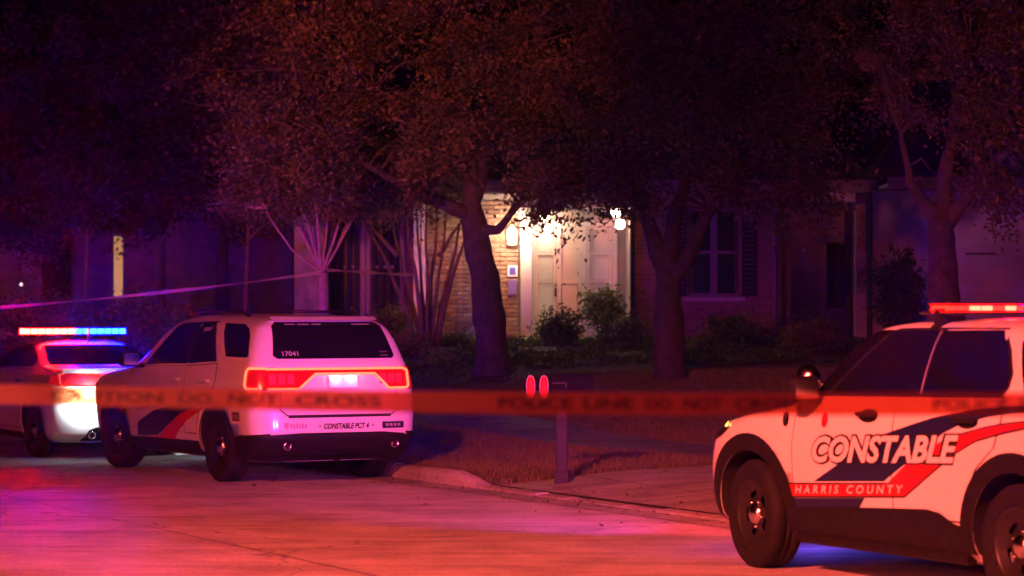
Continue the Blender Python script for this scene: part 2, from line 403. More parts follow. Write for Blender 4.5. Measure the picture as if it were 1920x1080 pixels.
def brick_wall_mat():
    """distant courses of brick beyond the built ones"""
    m = mat('brick_courses', (.26,.16,.11), .9, bump=.3)
    N = m.node_tree.nodes; L = m.node_tree.links; b = N['Principled BSDF']; tc = N.new('ShaderNodeTexCoord')
    mp = N.new('ShaderNodeMapping'); mp.inputs['Rotation'].default_value = (R(90), 0, 0); L.new(tc.outputs['Object'], mp.inputs[0])
    bt = N.new('ShaderNodeTexBrick'); bt.inputs['Scale'].default_value = 1.0; bt.inputs['Brick Width'].default_value = .215
    bt.inputs['Row Height'].default_value = .076; bt.inputs['Mortar Size'].default_value = .006
    bt.inputs['Color1'].default_value = (.30,.18,.12,1); bt.inputs['Color2'].default_value = (.20,.12,.085,1); bt.inputs['Mortar'].default_value = (.28,.24,.2,1)
    L.new(mp.outputs[0], bt.inputs['Vector']); L.new(bt.outputs[0], b.inputs['Base Color'])
    bp = N.new('ShaderNodeBump'); bp.inputs['Strength'].default_value = .6; bp.inputs['Distance'].default_value = .01; bp.invert = True
    L.new(bt.outputs['Fac'], bp.inputs['Height']); L.new(bp.outputs[0], b.inputs['Normal'])
    return m
M_courses = brick_wall_mat()
HD = 47.0                                     # distance of the brick front
def hx(px, d=HD): return PX(px, d)
GZ = 1.15                                     # finished ground at the house front
house = tag(empty('brick_house', (0, HD, 0)), 'brick house with warmly lit front porch behind the oak trees', 'house')
def hb(name, m, boxes, parent=None, bev=0.):
    mb = MB()
    for a, b in boxes:
        mb.box((a[0], a[1]-HD, a[2]), (b[0], b[1]-HD, b[2]), bev)
    return mb.build(name, m, parent or house)
EAVE = 3.95
X0, X1 = hx(778), hx(972)
# lit brick front left of the porch: backing of mortar and every brick laid on it
wall = hb('wall', M_mortar, [((X0, HD, GZ-.5), (X1, HD+2.4, EAVE-.05))])
bmesh_cache = {}
def brick_mesh(w, m, key):
    k = (round(w, 3), key)
    if k not in bmesh_cache:
        bm = bmesh.new(); bmesh.ops.create_cube(bm, size=1)
        for v in bm.verts: v.co = (v.co.x*w, v.co.y*.03, v.co.z*.062)
        bmesh.ops.bevel(bm, geom=[e for e in bm.edges if all(v.co.y < 0 for v in e.verts)], offset=.006, segments=1, affect='EDGES')
        me = bpy.data.meshes.new('brick'); bm.to_mesh(me); bm.free(); me.materials.append(m); bmesh_cache[k] = me
    return bmesh_cache[k]
BM = [M_brickm, M_brickm, M_brick2, M_brick3]
def lay_bricks(parent, x0, x1, z0, z1, y, rows=None):
    n = 0; z = z0; r = 0
    while z+.062 < z1:
        x = x0+.004-(.11 if r % 2 else 0)
        while x < x1-.02:
            a, b = max(x, x0+.004), min(x+.205, x1-.004)
            if b-a > .04:
                i = random.randrange(4)
                o = bpy.data.objects.new('brick', brick_mesh(b-a, BM[i], i)); COL.objects.link(o); o.parent = parent
                o.location = ((a+b)/2, y-HD+random.uniform(-.004, .003), z+.031); n += 1
            x += .217
        z += .0765; r += 1
    return n
BX0 = X0+.20
nb = lay_bricks(wall, BX0, X1, 1.42, 3.80, HD-.012)
hb('corner_trim', M_trim, [((X0-.02, HD-.06, GZ-.3), (X0+.09, HD+.1, 3.78)), ((X0+.12, HD-.045, GZ-.3), (X0+.19, HD+.1, 3.78))])
# recess with tall windows on the left, and the pale end wall
hb('wall', M_courses, [((hx(600), HD+2.2, GZ-.5), (X0, HD+2.5, EAVE))])
hb('wall', mat('rubble_stone', (.24,.20,.17), .9, var=.4, vscale=3.5, bump=.8, bscale=9), [((hx(549), HD+.3, GZ-.5), (hx(604), HD+2.6, EAVE-.06))])
M_wtrim = mat('window_paint', (.17,.155,.16), .5, var=.1, vscale=5)
def window(x0, x1, z0, z1, y, mull=1, rail=True, parent=None, curtain=True):
    w = hb('window', M_wtrim, [((x0-.07, y-.05, z0-.07), (x0, y+.05, z1+.07)), ((x1, y-.05, z0-.07), (x1+.07, y+.05, z1+.07)),
                              ((x0, y-.05, z1), (x1, y+.05, z1+.07)), ((x0, y-.05, z0-.07), (x1, y+.05, z0))])
    if rail: hb('rail', M_wtrim, [((x0, y-.045, (z0+z1)/2-.025), (x1, y+.04, (z0+z1)/2+.025))], w)
    for k in range(1, mull+1):
        xm = x0+(x1-x0)*k/(mull+1); hb('mullion', M_wtrim, [((xm-.06, y-.047, z0), (xm+.06, y+.04, z1))], w)
    hb('sill', M_stone, [((x0-.12, y-.12, z0-.14), (x1+.12, y+.04, z0-.072))], w)
    for k in range(mull+1):
        a = x0+(x1-x0)*k/(mull+1); b = x0+(x1-x0)*(k+1)/(mull+1)
        hb('pane', M_pane, [((a+.062, y+.012, z0+.002), (b-.062, y+.02, z1-.002))], w)
    return w
for (a, b) in ((620, 678), (694, 752)):
    w = window(PX(a, HD+2.2), PX(b, HD+2.2), 1.75, 3.55, HD+2.17, mull=0)
    for k in range(4): hb('shutter_slat', M_shut, [((PX(a+3+k*14, HD+2.2), HD+2.07, 1.78), (PX(a+11+k*14, HD+2.2), HD+2.11, 3.52))], w)
# entry: door with sidelights at the back of the porch
ED = 48.6
P0, P1 = PX(999, ED), PX(1172, ED)
hb('wall', M_stucco, [((P0-.5, ED+.02, GZ-.4), (P1+.3, ED+.25, EAVE))])
hb('porch_side', mat('porch_side_paint', (.26,.22,.20), .8), [((P1, HD-.35, GZ-.4), (P1+.02, ED+.02, EAVE-.02))])  # side wall carried forward to shield the right front from the flood lamp
hb('porch_ceiling', M_soff, [((X1+.02, HD+.02, EAVE-.32), (P1-.002, ED+.018, EAVE-.22))])
hb('porch_floor', M_walk, [((X1, HD-.7, GZ-.3), (P1+.1, ED+.02, GZ+.02))])
DT = PZ(424, ED)
door = hb('door', M_doorp, [((PX(1043, ED), ED-.05, GZ+.04), (PX(1052, ED), ED+.01, DT)), ((PX(1084, ED), ED-.05, GZ+.04), (PX(1100, ED), ED+.01, DT)),
        ((PX(1052, ED), ED-.048, DT-.09), (PX(1084, ED), ED+.01, DT)), ((PX(1052, ED), ED-.048, PZ(532, ED)), (PX(1084, ED), ED+.01, PZ(525, ED))),
        ((PX(1052, ED), ED-.048, GZ+.04), (PX(1084, ED), ED+.01, GZ+.3))])
hb('pane', M_frost, [((PX(1052, ED), ED-.02, PZ(525, ED)), (PX(1084, ED), ED-.005, DT-.09))], door)
hb('panel', M_doorp, [((PX(1053.5, ED), ED-.035, GZ+.315), (PX(1082.5, ED), ED-.006, PZ(533.5, ED)))], door, .012)
hb('handle', M_black, [((PX(1039.5, ED), ED-.095, PZ(556, ED)), (PX(1043.5, ED), ED-.055, PZ(540, ED))), ((PX(1040, ED), ED-.09, PZ(536, ED)), (PX(1043, ED), ED-.055, PZ(532, ED)))], door)
def sidelight(a, b):
    s = hb('sidelight', M_doorp, [((PX(a, ED), ED-.06, GZ+.04), (PX(a+4, ED), ED+.01, DT)), ((PX(b-4, ED), ED-.06, GZ+.04), (PX(b, ED), ED+.01, DT)),
        ((PX(a+4, ED), ED-.055, DT-.07), (PX(b-4, ED), ED+.01, DT)), ((PX(a+4, ED), ED-.055, PZ(478, ED)), (PX(b-4, ED), ED+.01, PZ(473.5, ED))),
        ((PX(a+4, ED), ED-.055, PZ(530, ED)), (PX(b-4, ED), ED+.01, PZ(525.5, ED)))])
    for (z0, z1) in ((GZ+.06, PZ(530.5, ED)), (PZ(525, ED), PZ(478.5, ED)), (PZ(473, ED), DT-.075)):
        hb('pane', M_frost, [((PX(a+4.3, ED), ED-.03, z0), (PX(b-4.3, ED), ED-.006, z1))], s, .01)
sidelight(1004, 1042); sidelight(1101, 1147)
hb('transom', M_trim, [((PX(1002, ED), ED-.09, DT+.004), (PX(1150, ED), ED+.01, DT+.10))])
hb('door_jamb', M_doorp, [((PX(1148, ED), ED-.12, GZ), (PX(1157, ED), ED+.01, EAVE-.33))])
hb('door_jamb', M_trim, [((PX(998, ED), ED-.12, GZ), (PX(1003.4, ED), ED+.01, EAVE-.33))])
CX0, CX1 = hx(974), hx(1000)
col = hb('column', M_trim, [((CX0+.02, HD-.30, GZ+.1), (CX1-.02, HD-.08, 3.50))], bev=.012)
hb('base', M_trim, [((CX0-.03, HD-.35, GZ-.1), (CX1+.03, HD-.03, GZ+.2))], col, .015)
hb('capital', M_trim, [((CX0-.02, HD-.34, 3.46), (CX1+.02, HD-.04, 3.56)), ((CX0-.05, HD-.37, 3.562), (CX1+.05, HD-.01, 3.64))], col)
hb('beam', mat('porch_beam_paint', (.30,.27,.25), .6), [((X1+.004, HD-.34, 3.645), (P1+.05, HD-.02, EAVE-.06))])
# right part of the front: dark brick, a window with a shutter, the dark side porch
hb('wall', M_courses, [((P1+.02, HD, GZ-.5), (hx(1290), HD+.3, EAVE)), ((hx(1290), HD+.001, GZ-.5), (hx(1387), HD+.3, 2.08)), ((hx(1290), HD+.001, 3.66), (hx(1387), HD+.3, EAVE)), ((hx(1387), HD, GZ-.5), (hx(1465), HD+.3, EAVE))])
window(hx(1293), hx(1385), 2.15, 3.6, HD+.1, mull=1)
hb('curtain', M_curtain, [((hx(1297), HD+.16, 2.15), (hx(1330), HD+.2, 3.6)), ((hx(1352), HD+.16, 2.15), (hx(1383), HD+.2, 3.6))])
for (a, b) in ((1391, 1418), (1262, 1287)):
    sh = hb('shutter', M_shut, [((hx(a), HD-.045, 2.10), (hx(a)+.04, HD-.004, 3.65)), ((hx(b)-.04, HD-.045, 2.10), (hx(b), HD-.004, 3.65)),
                                ((hx(a)+.04, HD-.044, 3.59), (hx(b)-.04, HD-.004, 3.65)), ((hx(a)+.04, HD-.044, 2.10), (hx(b)-.04, HD-.004, 2.16))])
    for k in range(17):
        z = 2.17+k*.0832
        mb = MB(); mb.add([(hx(a)+.04,-.035,z),(hx(b)-.04,-.035,z),(hx(b)-.04,-.010,z+.07),(hx(a)+.04,-.010,z+.07)], [(0,1,2,3)])
        mb.build('slat', M_shut, sh)
M_spout = mat('downspout_paint', (.17,.16,.18), .5); M_gar2 = mat('beam_paint', (.38,.35,.33), .6)
mb = MB().tube([(hx(1452), -.07, GZ), (hx(1452), -.07, EAVE-.3), (hx(1452), -.25, EAVE-.05)], .045, 8); mb.build('downspout', M_spout, house)
hb('wall', M_courses, [((hx(1466), HD+2.3, GZ-.5), (hx(1640), HD+2.5, EAVE))])
hb('wall', M_courses, [((hx(1465)+.002, HD+.31, GZ-.5), (hx(1465)+.2, HD+2.29, EAVE))])
back = hb('back_door', mat('dark_door', (.05,.04,.05), .4), [((PX(1543, HD+2.2), HD+2.22, GZ), (PX(1592, HD+2.2), HD+2.29, 3.25))])
hb('pane', M_pane, [((PX(1550, HD+2.2), HD+2.2, 1.9), (PX(1586, HD+2.2), HD+2.215, 3.1))], back)
hb('knob', mat('brass', (.7,.5,.2), .25, metal=1), [((PX(1545, HD+2.2), HD+2.14, 2.12), (PX(1549, HD+2.2), HD+2.2, 2.17))], back, .015)
hb('porch_beam', M_gar2, [((hx(1465), HD-.25, PZ(379, HD)), (hx(1600), HD-.05, PZ(370, HD))), ((hx(1465), HD-.30, PZ(369.5, HD)), (hx(1600), HD-.05, PZ(361, HD)))])
PD = 46.6
pil = hb('pillar', M_mortar, [((hx(1600), PD+.02, GZ-.4), (hx(1633), PD+.36, EAVE-.25))])
lay_bricks(pil, hx(1600), hx(1633), 3.0, 3.70, PD+.01); lay_bricks(pil, hx(1600), hx(1633), 2.17, 2.56, PD+.01)
hb('stone_block', M_stone, [((hx(1597), PD-.03, 2.57), (hx(1635), PD+.05, 2.86))], pil, .01)
hb('stone_block', M_stone, [((hx(1596), PD-.05, GZ-.4), (hx(1636), PD+.05, 2.15))], pil, .01)
# garage front
GD = 46.0
gx0, gx1 = PX(1636, GD), PX(2120, GD)
hb('wall', M_stucco, [((gx0, GD, GZ-.5), (PX(1668, GD), GD+5, EAVE-.04)), ((PX(1668, GD), GD, PZ(402, GD)), (gx1, GD+.3, EAVE-.04)), ((gx1, GD, GZ-.5), (gx1+.8, GD+5, EAVE-.04))])
hb('dark_side_cover', M_shut, [((gx0-.03, GD-.02, GZ-.4), (gx0-.002, GD+.62, EAVE-.05))])  # dark cover added over the garage side face to hide porch light on it
M_gar = mat('garage_paint', (.42,.40,.40), .5, var=.1, vscale=4)
gd = hb('garage_door', M_gar, [((PX(1668, GD), GD+.10, GZ-.4), (gx1, GD+.14, PZ(402, GD)))])
gh = (PZ(402, GD)-GZ+.2)/4
for r in range(4):
    for c in range(4):
        a = PX(1668, GD)+(gx1-PX(1668, GD))*c/4; b = PX(1668, GD)+(gx1-PX(1668, GD))*(c+1)/4; z = GZ-.2+gh*r
        hb('panel', M_gar, [((a+.07, GD+.07, z+.07), (b-.07, GD+.105, z+gh-.07))], gd, .015)
hb('handle', M_black, [((PX(1812, GD), GD+.03, PZ(477, GD)), (PX(1868, GD), GD+.07, PZ(473.5, GD)))], gd)
hb('soffit', M_soff, [((hx(545), HD-.55, EAVE), (P1+1.0, HD+3.2, EAVE+.06)), ((P1+1.0, HD-.54, EAVE+.002), (hx(1640), HD+3.2, EAVE+.062)), ((hx(1640), GD-.6, EAVE+.001), (gx1+1.3, GD+5.4, EAVE+.061))])
hb('fascia', mat('fascia_paint', (.16,.14,.13), .6), [((hx(545), HD-.60, EAVE-.05), (hx(1640), HD-.553, EAVE+.17)), ((hx(1640)+.002, GD-.65, EAVE-.05), (gx1+1.3, GD-.603, EAVE+.17))])
def hip(name, x0, x1, y0, y1, z, rise):
    mx = (y1-y0)/2; V = [(x0,y0,z),(x1,y0,z),(x1,y1,z),(x0,y1,z),(x0+mx,(y0+y1)/2,z+rise),(x1-mx,(y0+y1)/2,z+rise)]
    if x1-x0 < 2*mx: V[4] = V[5] = ((x0+x1)/2,(y0+y1)/2,z+rise)
    return build(name, [(a,b-HD,c) for a,b,c in V], [(0,1,5,4),(1,2,5),(2,3,4,5),(3,0,4),(3,2,1,0)], M_roof, house)
hip('roof', hx(540), hx(1640), HD-.62, HD+11, EAVE+.18, 4.4)
hip('roof', hx(1640)-.3, gx1+1.4, GD-.67, GD+9, EAVE+.20, 3.9)
hb('wall', M_stucco, [((hx(560), HD+3.3, GZ-.5), (hx(1640), HD+10, EAVE-.002))])
# lamps of the porch
M_bulb = emission('bulb_warm', (40., 26., 16.)); M_bulb2 = emission('bulb_white', (60., 44., 30.))
def glow_ball(name, c, r, m, parent, seg=12):
    mb = MB().lathe([(max(r*math.sin(math.pi*k/8), .0005), -r*math.cos(math.pi*k/8)) for k in range(9)], seg, 'Z', c); return mb.build(name, m, parent, True)
pc = tag(empty('ceiling_light', (PX(1021, 48.3), 48.3, EAVE-.33)), 'round white ceiling light glowing above the front door', 'light')
MB().lathe([(.001,.0),(.12,0),(.13,-.03),(.10,-.05),(.001,-.05)], 20).build('base', M_black, pc)
glow_ball('globe', (0,0,-.10), .085, M_bulb, pc)
lamp('porch_bulb', 'POINT', (0,0,-.24), 30, (1.0,.63,.45), .06, parent=pc)
fl = tag(empty('twin_floodlight', (PX(1158, HD-.18), HD-.18, PZ(410, HD-.18))), 'bright twin head floodlight at the right corner of the porch', 'floodlight')
MB().box((-.05,.0,-.06), (.05,.08,.12), .01).build('bracket', M_black, fl)
glow_ball('bulb', (-.03,-.06,.11), .085, M_bulb2, fl); glow_ball('bulb', (.04,-.06,-.10), .085, M_bulb2, fl)
lamp('flood_bulb', 'POINT', (-.12,-.10,0), 7, (1.0,.66,.46), .06, parent=fl)
ln = tag(empty('wall_lantern', (PX(960, HD-.2), HD-.15, PZ(443, HD))), 'glowing wall lantern on the brick left of the white column', 'lantern')
MB().box((-.03,.05,-.06), (.03,.13,.1)).build('bracket', M_black, ln)
MB().lathe([(.03,-.16),(.08,-.15),(.10,.10),(.06,.14),(.015,.20)], 6).tube([(0,0,.12),(0,.09,.14)], .012).build('cage', mat('lantern_glass', (.9,.8,.6), .3, trans=.9, emit=(1,.6,.3), estr=3.), ln)
glow_ball('bulb', (0,0,-.02), .05, M_bulb2, ln)
lamp('lantern_bulb', 'POINT', (0,-.34,0), 100, (1.0,.66,.42), .05, parent=ln)
sg = tag(empty('house_plaque', (PX(961, HD), HD-.05, PZ(508, HD))), 'small square blue plaque with white rim on brick by the column', 'plaque')
MB().box((-.085,0,-.10),(.085,.02,.10),.006).build('rim', mat('plaque_white', (.75,.75,.8), .4), sg)
MB().box((-.055,-.008,-.065),(.055,.002,.065)).build('face', mat('plaque_blue', (.08,.06,.35), .4), sg)
MB().box((-.08,-.004,-.42),(.08,.02,-.16),.006).build('lower_plate', mat('plaque_violet', (.14,.10,.30), .4), sg)
# neighbour's house far left, almost lost in the dark
ND = 64.0
nb_ = tag(empty('neighbour_house', (0, ND, 0)), 'dark house at far left with one narrow lit window', 'house')
M_sid = mat('dark_siding', (.40,.36,.42), .8, var=.3, vscale=3)
def nbx(name, m, a, b, parent=None): return MB().box((a[0],a[1]-ND,a[2]),(b[0],b[1]-ND,b[2])).build(name, m, parent or nb_)
wl = nbx('wall', M_sid, (PX(-60,ND), ND, .6), (PX(548,ND), ND+8, 4.6))
for k in range(26):
    z = .9+k*.14
    MB().add([(PX(-60,ND),-.012,z),(PX(548,ND),-.012,z),(PX(548,ND),-.001,z+.135),(PX(-60,ND),-.001,z+.135)], [(0,1,2,3)]).build('board', M_sid, wl)
nw = MB(); zz0, zz1 = PZ(556,ND), PZ(443,ND)
nw.box((PX(211,ND),-.08,zz0-.06),(PX(214,ND),-.02,zz1+.06)).box((PX(231,ND),-.08,zz0-.06),(PX(234,ND),-.02,zz1+.06)); nwo = nw.build('window', M_wtrim, nb_)
MB().box((PX(214,ND),-.05,zz0),(PX(231,ND),-.03,zz1)).build('pane', emission('lit_window', (.52,.23,.10)), nwo)
MB().tube([(PX(307,ND),-.1,.9),(PX(307,ND),-.1,4.4)], .055, 8).build('downspout', M_spout, nb_)
MB().box((PX(-80,ND),-.6,4.6),(PX(560,ND),8.5,4.75)).build('soffit', M_soff, nb_)
x0,x1 = PX(-85,ND),PX(565,ND)
build('roof', [(x0,-.7,4.76),(x1,-.7,4.76),(x1,8.6,4.76),(x0,8.6,4.76),(x0+4,4,8),(x1-3,4,8)], [(0,1,5,4),(1,2,5),(2,3,4,5),(3,0,4),(3,2,1,0)], M_roof, nb_)
for (a,b) in ((90,140),):
    if True:
        wo = MB().box((PX(a,ND),-.07,2.0),(PX(a,ND)+.07,-.02,3.6)).box((PX(b,ND)-.07,-.07,2.0),(PX(b,ND),-.02,3.6)).box((PX(a,ND)+.07,-.07,3.53),(PX(b,ND)-.07,-.02,3.6)).build('window', M_wtrim, nb_)
        MB().box((PX(a,ND)+.07,-.05,2.0),(PX(b,ND)-.07,-.03,3.53)).build('pane', M_pane, wo)
pl = tag(empty('porch_lamp', (PX(38,ND-.4), ND-.3, PZ(533,ND-.4))), 'tiny white porch lamp glowing at the far left edge', 'lamp')
MB().box((-.03,.04,-.05),(.03,.28,.05)).build('bracket', M_black, pl); glow_ball('bulb', (0,0,0), .035, emission('bulb_tiny', (2.2,1.6,1.9)), pl)
# ================================================================ trees, shrubs, grass
M_bark = mat('oak_bark', (.055,.042,.036), .95, var=.45, vscale=7, bump=1., bscale=22)
M_bark2 = mat('myrtle_bark', (.26,.19,.15), .8, var=.35, vscale=8, bump=.3, bscale=30)
M_oak = leafmat('oak_leaf', (.13,.10,.045), (.075,.07,.03))
M_oak2 = leafmat('far_leaf', (.12,.10,.08), (.08,.075,.06))
M_myr = leafmat('myrtle_leaf', (.13,.11,.045), (.08,.085,.03))
M_shr = leafmat('shrub_leaf', (.05,.075,.02), (.03,.05,.015))
M_lime = leafmat('lime_leaf', (.13,.15,.04), (.07,.10,.025))

def leaf_cloud(name, centers, radii, n, size, m, parent, clump=.28, per=250, flat=.6, droop=0.):
    """n leaf-sized folded quads gathered into clumps inside the ellipsoids"""
    C = np.array([c[:] for c in centers], float); Rr = np.array(radii, float)
    wgt = (Rr[:,0]*Rr[:,1]*Rr[:,2])**.62; wgt = wgt/wgt.sum(); nc = max(1, n//per)
    idx = RNG.choice(len(C), nc, p=wgt)
    d = RNG.normal(size=(nc,3)); d /= np.linalg.norm(d, axis=1)[:,None]
    rad = RNG.random(nc)**(1/2.2)
    K = C[idx]+d*rad[:,None]*Rr[idx]
    keep = [i for i in range(nc) if mnoise.noise(Vector(K[i])*1.15+Vector((5.3,1.7,2.9))) > -.10] or list(range(nc))   # open gaps between the leaf masses
    for i in set(range(nc))-set(keep): K[i] = K[random.choice(keep)]+RNG.normal(size=3)*clump*.7
    ks = clump*(.45+RNG.random(nc))
    ci = RNG.integers(0, nc, n)
    n3 = RNG.normal(size=(nc,3))*.55; n3[:,2] += 1.; n3 /= np.linalg.norm(n3, axis=1)[:,None]          # every spray of leaves has its own tilt
    n1 = np.cross(n3, RNG.normal(size=(nc,3))); n1 /= np.linalg.norm(n1, axis=1)[:,None]; n2 = np.cross(n3, n1)
    g = RNG.normal(size=(n,3))*ks[ci][:,None]*np.array([1.15,.7,flat*.5])
    P = K[ci]+n1[ci]*g[:,:1]+n2[ci]*g[:,1:2]+n3[ci]*g[:,2:]
    a = n1[ci]*RNG.normal(size=(n,1))+n2[ci]*RNG.normal(size=(n,1))+RNG.normal(size=(n,3))*.45; a[:,2] -= droop; a /= np.linalg.norm(a, axis=1)[:,None]
    b = np.cross(a, n3[ci]+RNG.normal(size=(n,3))*.5); b /= np.linalg.norm(b, axis=1)[:,None]
    c = np.cross(a, b); s = size*(.6+.8*RNG.random(n))[:,None]
    V = np.stack([P-a*s*.5, P+b*s*.24+c*s*.05, P+a*s*.5, P-b*s*.24+c*s*.05], 1).reshape(-1,3)
    Q = np.arange(4*n).reshape(n,4)
    Q = np.concatenate([Q[:,[0,1,2]], Q[:,[0,2,3]]])
    return np_mesh(name, V, Q, m, parent)
def wobble(pts, amp, n=6):
    """a limb through the given points with natural small bends"""
    out = []
    for i in range(len(pts)-1):
        a, b = Vector(pts[i]), Vector(pts[i+1])
        for k in range(n):
            p = a.lerp(b, k/n)
            if i+k > 0: p = p+Vector((mnoise.noise(p*1.7), mnoise.noise(p*1.7+Vector((9,0,0))), mnoise.noise(p*1.7+Vector((0,9,0)))))*amp
            out.append(p)
    out.append(Vector(pts[-1])); return out
def limb(mb, pts, r0, r1, amp=.05, n=6, seg=8):
    q = wobble(pts, amp, n); k = len(q)-1
    mb.tube(q, [r0+(r1-r0)*(i/k)**.8 for i in range(k+1)], seg, rough=.16 if r0 > .05 else 0.); return q
def base_of(px, d): x = PX(px, d); return Vector((x, d, zg(x, d)))
def tree(name, label, cat, base, trunk, limbs, blobs, nleaf, leaf, m_leaf, m_bark, r, group=None, twigs=40, clump=.3, droop=.2):
    """trunk: points above the base; limbs: (start point, [points], radius); blobs: (centre, radii)"""
    t = tag(empty(name, base), label, cat, group)
    loc = lambda p: Vector(p)-base
    mb = MB(); q = wobble([Vector((0,0,-.25))]+[loc(p) for p in trunk], .06, 14); k = len(q)-1
    rr = [r*(1-.35*i/k)*(1+.6*max(0,1-i/(k*.16))) for i in range(k+1)]
    mb.tube(q, rr, 22, rough=.14); mb.build('trunk', m_bark, t, True)
    ends = []
    for pts, r0, r1 in limbs:
        lb = MB(); qq = limb(lb, [loc(p) for p in pts], r0, r1, .07); ends += qq[len(qq)//2:]
        lb.build('limb', m_bark, t, True)
    tw = MB()
    for i in range(twigs):
        c, rd = random.choice(blobs); c = loc(c)
        tip = c+Vector([random.uniform(-.8,.8)*rd[j] for j in range(3)])
        st = min(ends, key=lambda e: (e-tip).length)
        mid = st.lerp(tip, .5)+Vector((0,0,.15))
        limb(tw, [st, mid, tip], .022, .005, .08, 3, 4)
    tag(tw.build('twigs', m_bark, t), kind='stuff')
    leaf_cloud('crown', [loc(c) for c, _ in blobs], [rd for _, rd in blobs], nleaf, leaf, m_leaf, t, clump, droop=droop)
    return t
def B(px, py, d, rx, rz=None, ry=None): return (PT(px, py, d), (rx, ry or rx, rz or rx*.7))

# the oak in front of the porch
D1 = 40.0
b1 = base_of(930, D1)
tree('oak_tree', 'leaning oak in front of the lit porch with spreading reddish crown', 'tree', b1,
  [PT(918,620,D1), PT(905,520,D1), PT(890,430,D1), PT(884,395,D1)],
  [([PT(886,405,D1), PT(820,370,D1-.3), PT(745,345,D1-.8), PT(640,280,D1-1.3)], .13, .03),
   ([PT(888,420,D1), PT(880,330,D1), PT(870,240,D1+.2), PT(830,90,D1+.3)], .17, .05),
   ([PT(895,435,D1), PT(935,430,D1-.2), PT(985,375,D1-.6), PT(1060,340,D1-1.)], .10, .03),
   ([PT(884,395,D1), PT(905,300,D1+.1), PT(935,200,D1), PT(990,80,D1)], .13, .04),
   ([PT(880,330,D1), PT(800,250,D1-.4), PT(700,160,D1-.8)], .08, .025)],
  [B(560,190,D1-1,1.35), B(480,250,D1-1.2,.85,.5), B(660,120,D1-.6,1.5), B(760,230,D1-.8,1.3), B(620,310,D1-1.2,1.1,.55), B(820,60,D1,1.8),
   B(900,180,D1-1.2,1.5), B(1000,260,D1-1.,1.3), B(990,100,D1,1.7), B(950,345,D1-1.1,1.0,.35), B(1060,365,D1-1.,.85,.33), B(1080,200,D1,1.4),
   B(420,150,D1-.5,.8,.5), B(560,30,D1,1.5), B(760,-60,D1,2.), B(1000,-60,D1+.5,2.2), B(720,312,D1-.9,.9,.35), B(1100,320,D1-.8,.7,.4), B(1045,382,D1-1.,.6,.16), B(985,388,D1-1.,.4,.13), B(1105,372,D1-1.,.4,.15), B(1140,345,D1-.9,.5,.25)],
  58000, .084, M_oak, M_bark, .26, 'oak trees on the front lawn', 130, .27)
# the oak to the right of the porch
D2 = 38.5
b2 = base_of(1256, D2)
tree('oak_tree', 'dark upright oak right of the porch forking low', 'tree', b2,
  [PT(1254,640,D2), PT(1252,560,D2), PT(1250,500,D2)],
  [([PT(1250,510,D2), PT(1225,450,D2), PT(1205,390,D2), PT(1170,300,D2-.3), PT(1150,180,D2)], .15, .05),
   ([PT(1253,505,D2), PT(1262,420,D2), PT(1285,330,D2), PT(1300,180,D2)], .16, .05),
   ([PT(1256,525,D2), PT(1295,470,D2-.2), PT(1330,400,D2-.4), PT(1400,310,D2-.7), PT(1480,230,D2-.8)], .14, .04)],
  [B(1180,270,D2-.6,1.1), B(1290,250,D2-.6,1.4), B(1400,240,D2-.8,1.5), B(1500,270,D2-.6,1.2), B(1560,170,D2-.2,1.4), B(1330,110,D2,1.9), B(1200,120,D2,1.5),
   B(1480,80,D2,1.9), B(1360,330,D2-.7,1.0,.4), B(1250,345,D2-.6,.9,.35), B(1470,330,D2-.7,.9,.35), B(1350,-40,D2,2.2), B(1600,30,D2+.5,1.8), B(1180,0,D2,1.5), B(1570,310,D2-.2,.7,.3), B(1300,375,D2-.9,.8,.22), B(1400,372,D2-.9,.7,.2), B(1195,375,D2-.8,.6,.25), B(1470,365,D2-.9,.6,.2), B(1345,395,D2-1.,.5,.16), B(1230,400,D2-1.,.4,.16), B(1520,350,D2-.6,.5,.18), B(1180,330,D2-.6,.7,.3)],
  46000, .088, M_oak, M_bark, .25, 'oak trees on the front lawn', 90, .28)
# the oak by the driveway, behind the near patrol car
D3 = 34.0
b3 = base_of(1768, D3)
tree('oak_tree', 'oak behind the near patrol car with reddish leaves lit from below', 'tree', b3,
  [PT(1768,600,D3), PT(1768,520,D3), PT(1766,450,D3), PT(1764,420,D3)],
  [([PT(1764,425,D3), PT(1735,385,D3-.1), PT(1705,340,D3-.2), PT(1690,250,D3-.4)], .13, .03),
   ([PT(1766,430,D3), PT(1800,385,D3-.2), PT(1850,320,D3-.5), PT(1930,250,D3-.8)], .14, .04),
   ([PT(1764,420,D3), PT(1770,350,D3), PT(1790,240,D3), PT(1820,80,D3)], .14, .05)],
  [B(1850,230,D3-.9,.85,.5), B(1790,250,D3-.9,.5,.28), B(1735,235,D3-.7,.35,.16), B(1900,150,D3-.6,1.1), B(1830,320,D3-.8,.6,.28), B(1905,310,D3-.9,.7,.35), B(1780,340,D3-.7,.4,.2),
   B(1950,60,D3,1.4), B(1800,60,D3,1.2), B(1960,230,D3-.6,1.), B(1720,120,D3+.5,1.1), B(1880,-30,D3,1.6), B(1860,385,D3-.6,.4,.12)],
  30000, .08, M_oak, M_bark, .235, 'oak trees on the front lawn', 80, .19, .1)

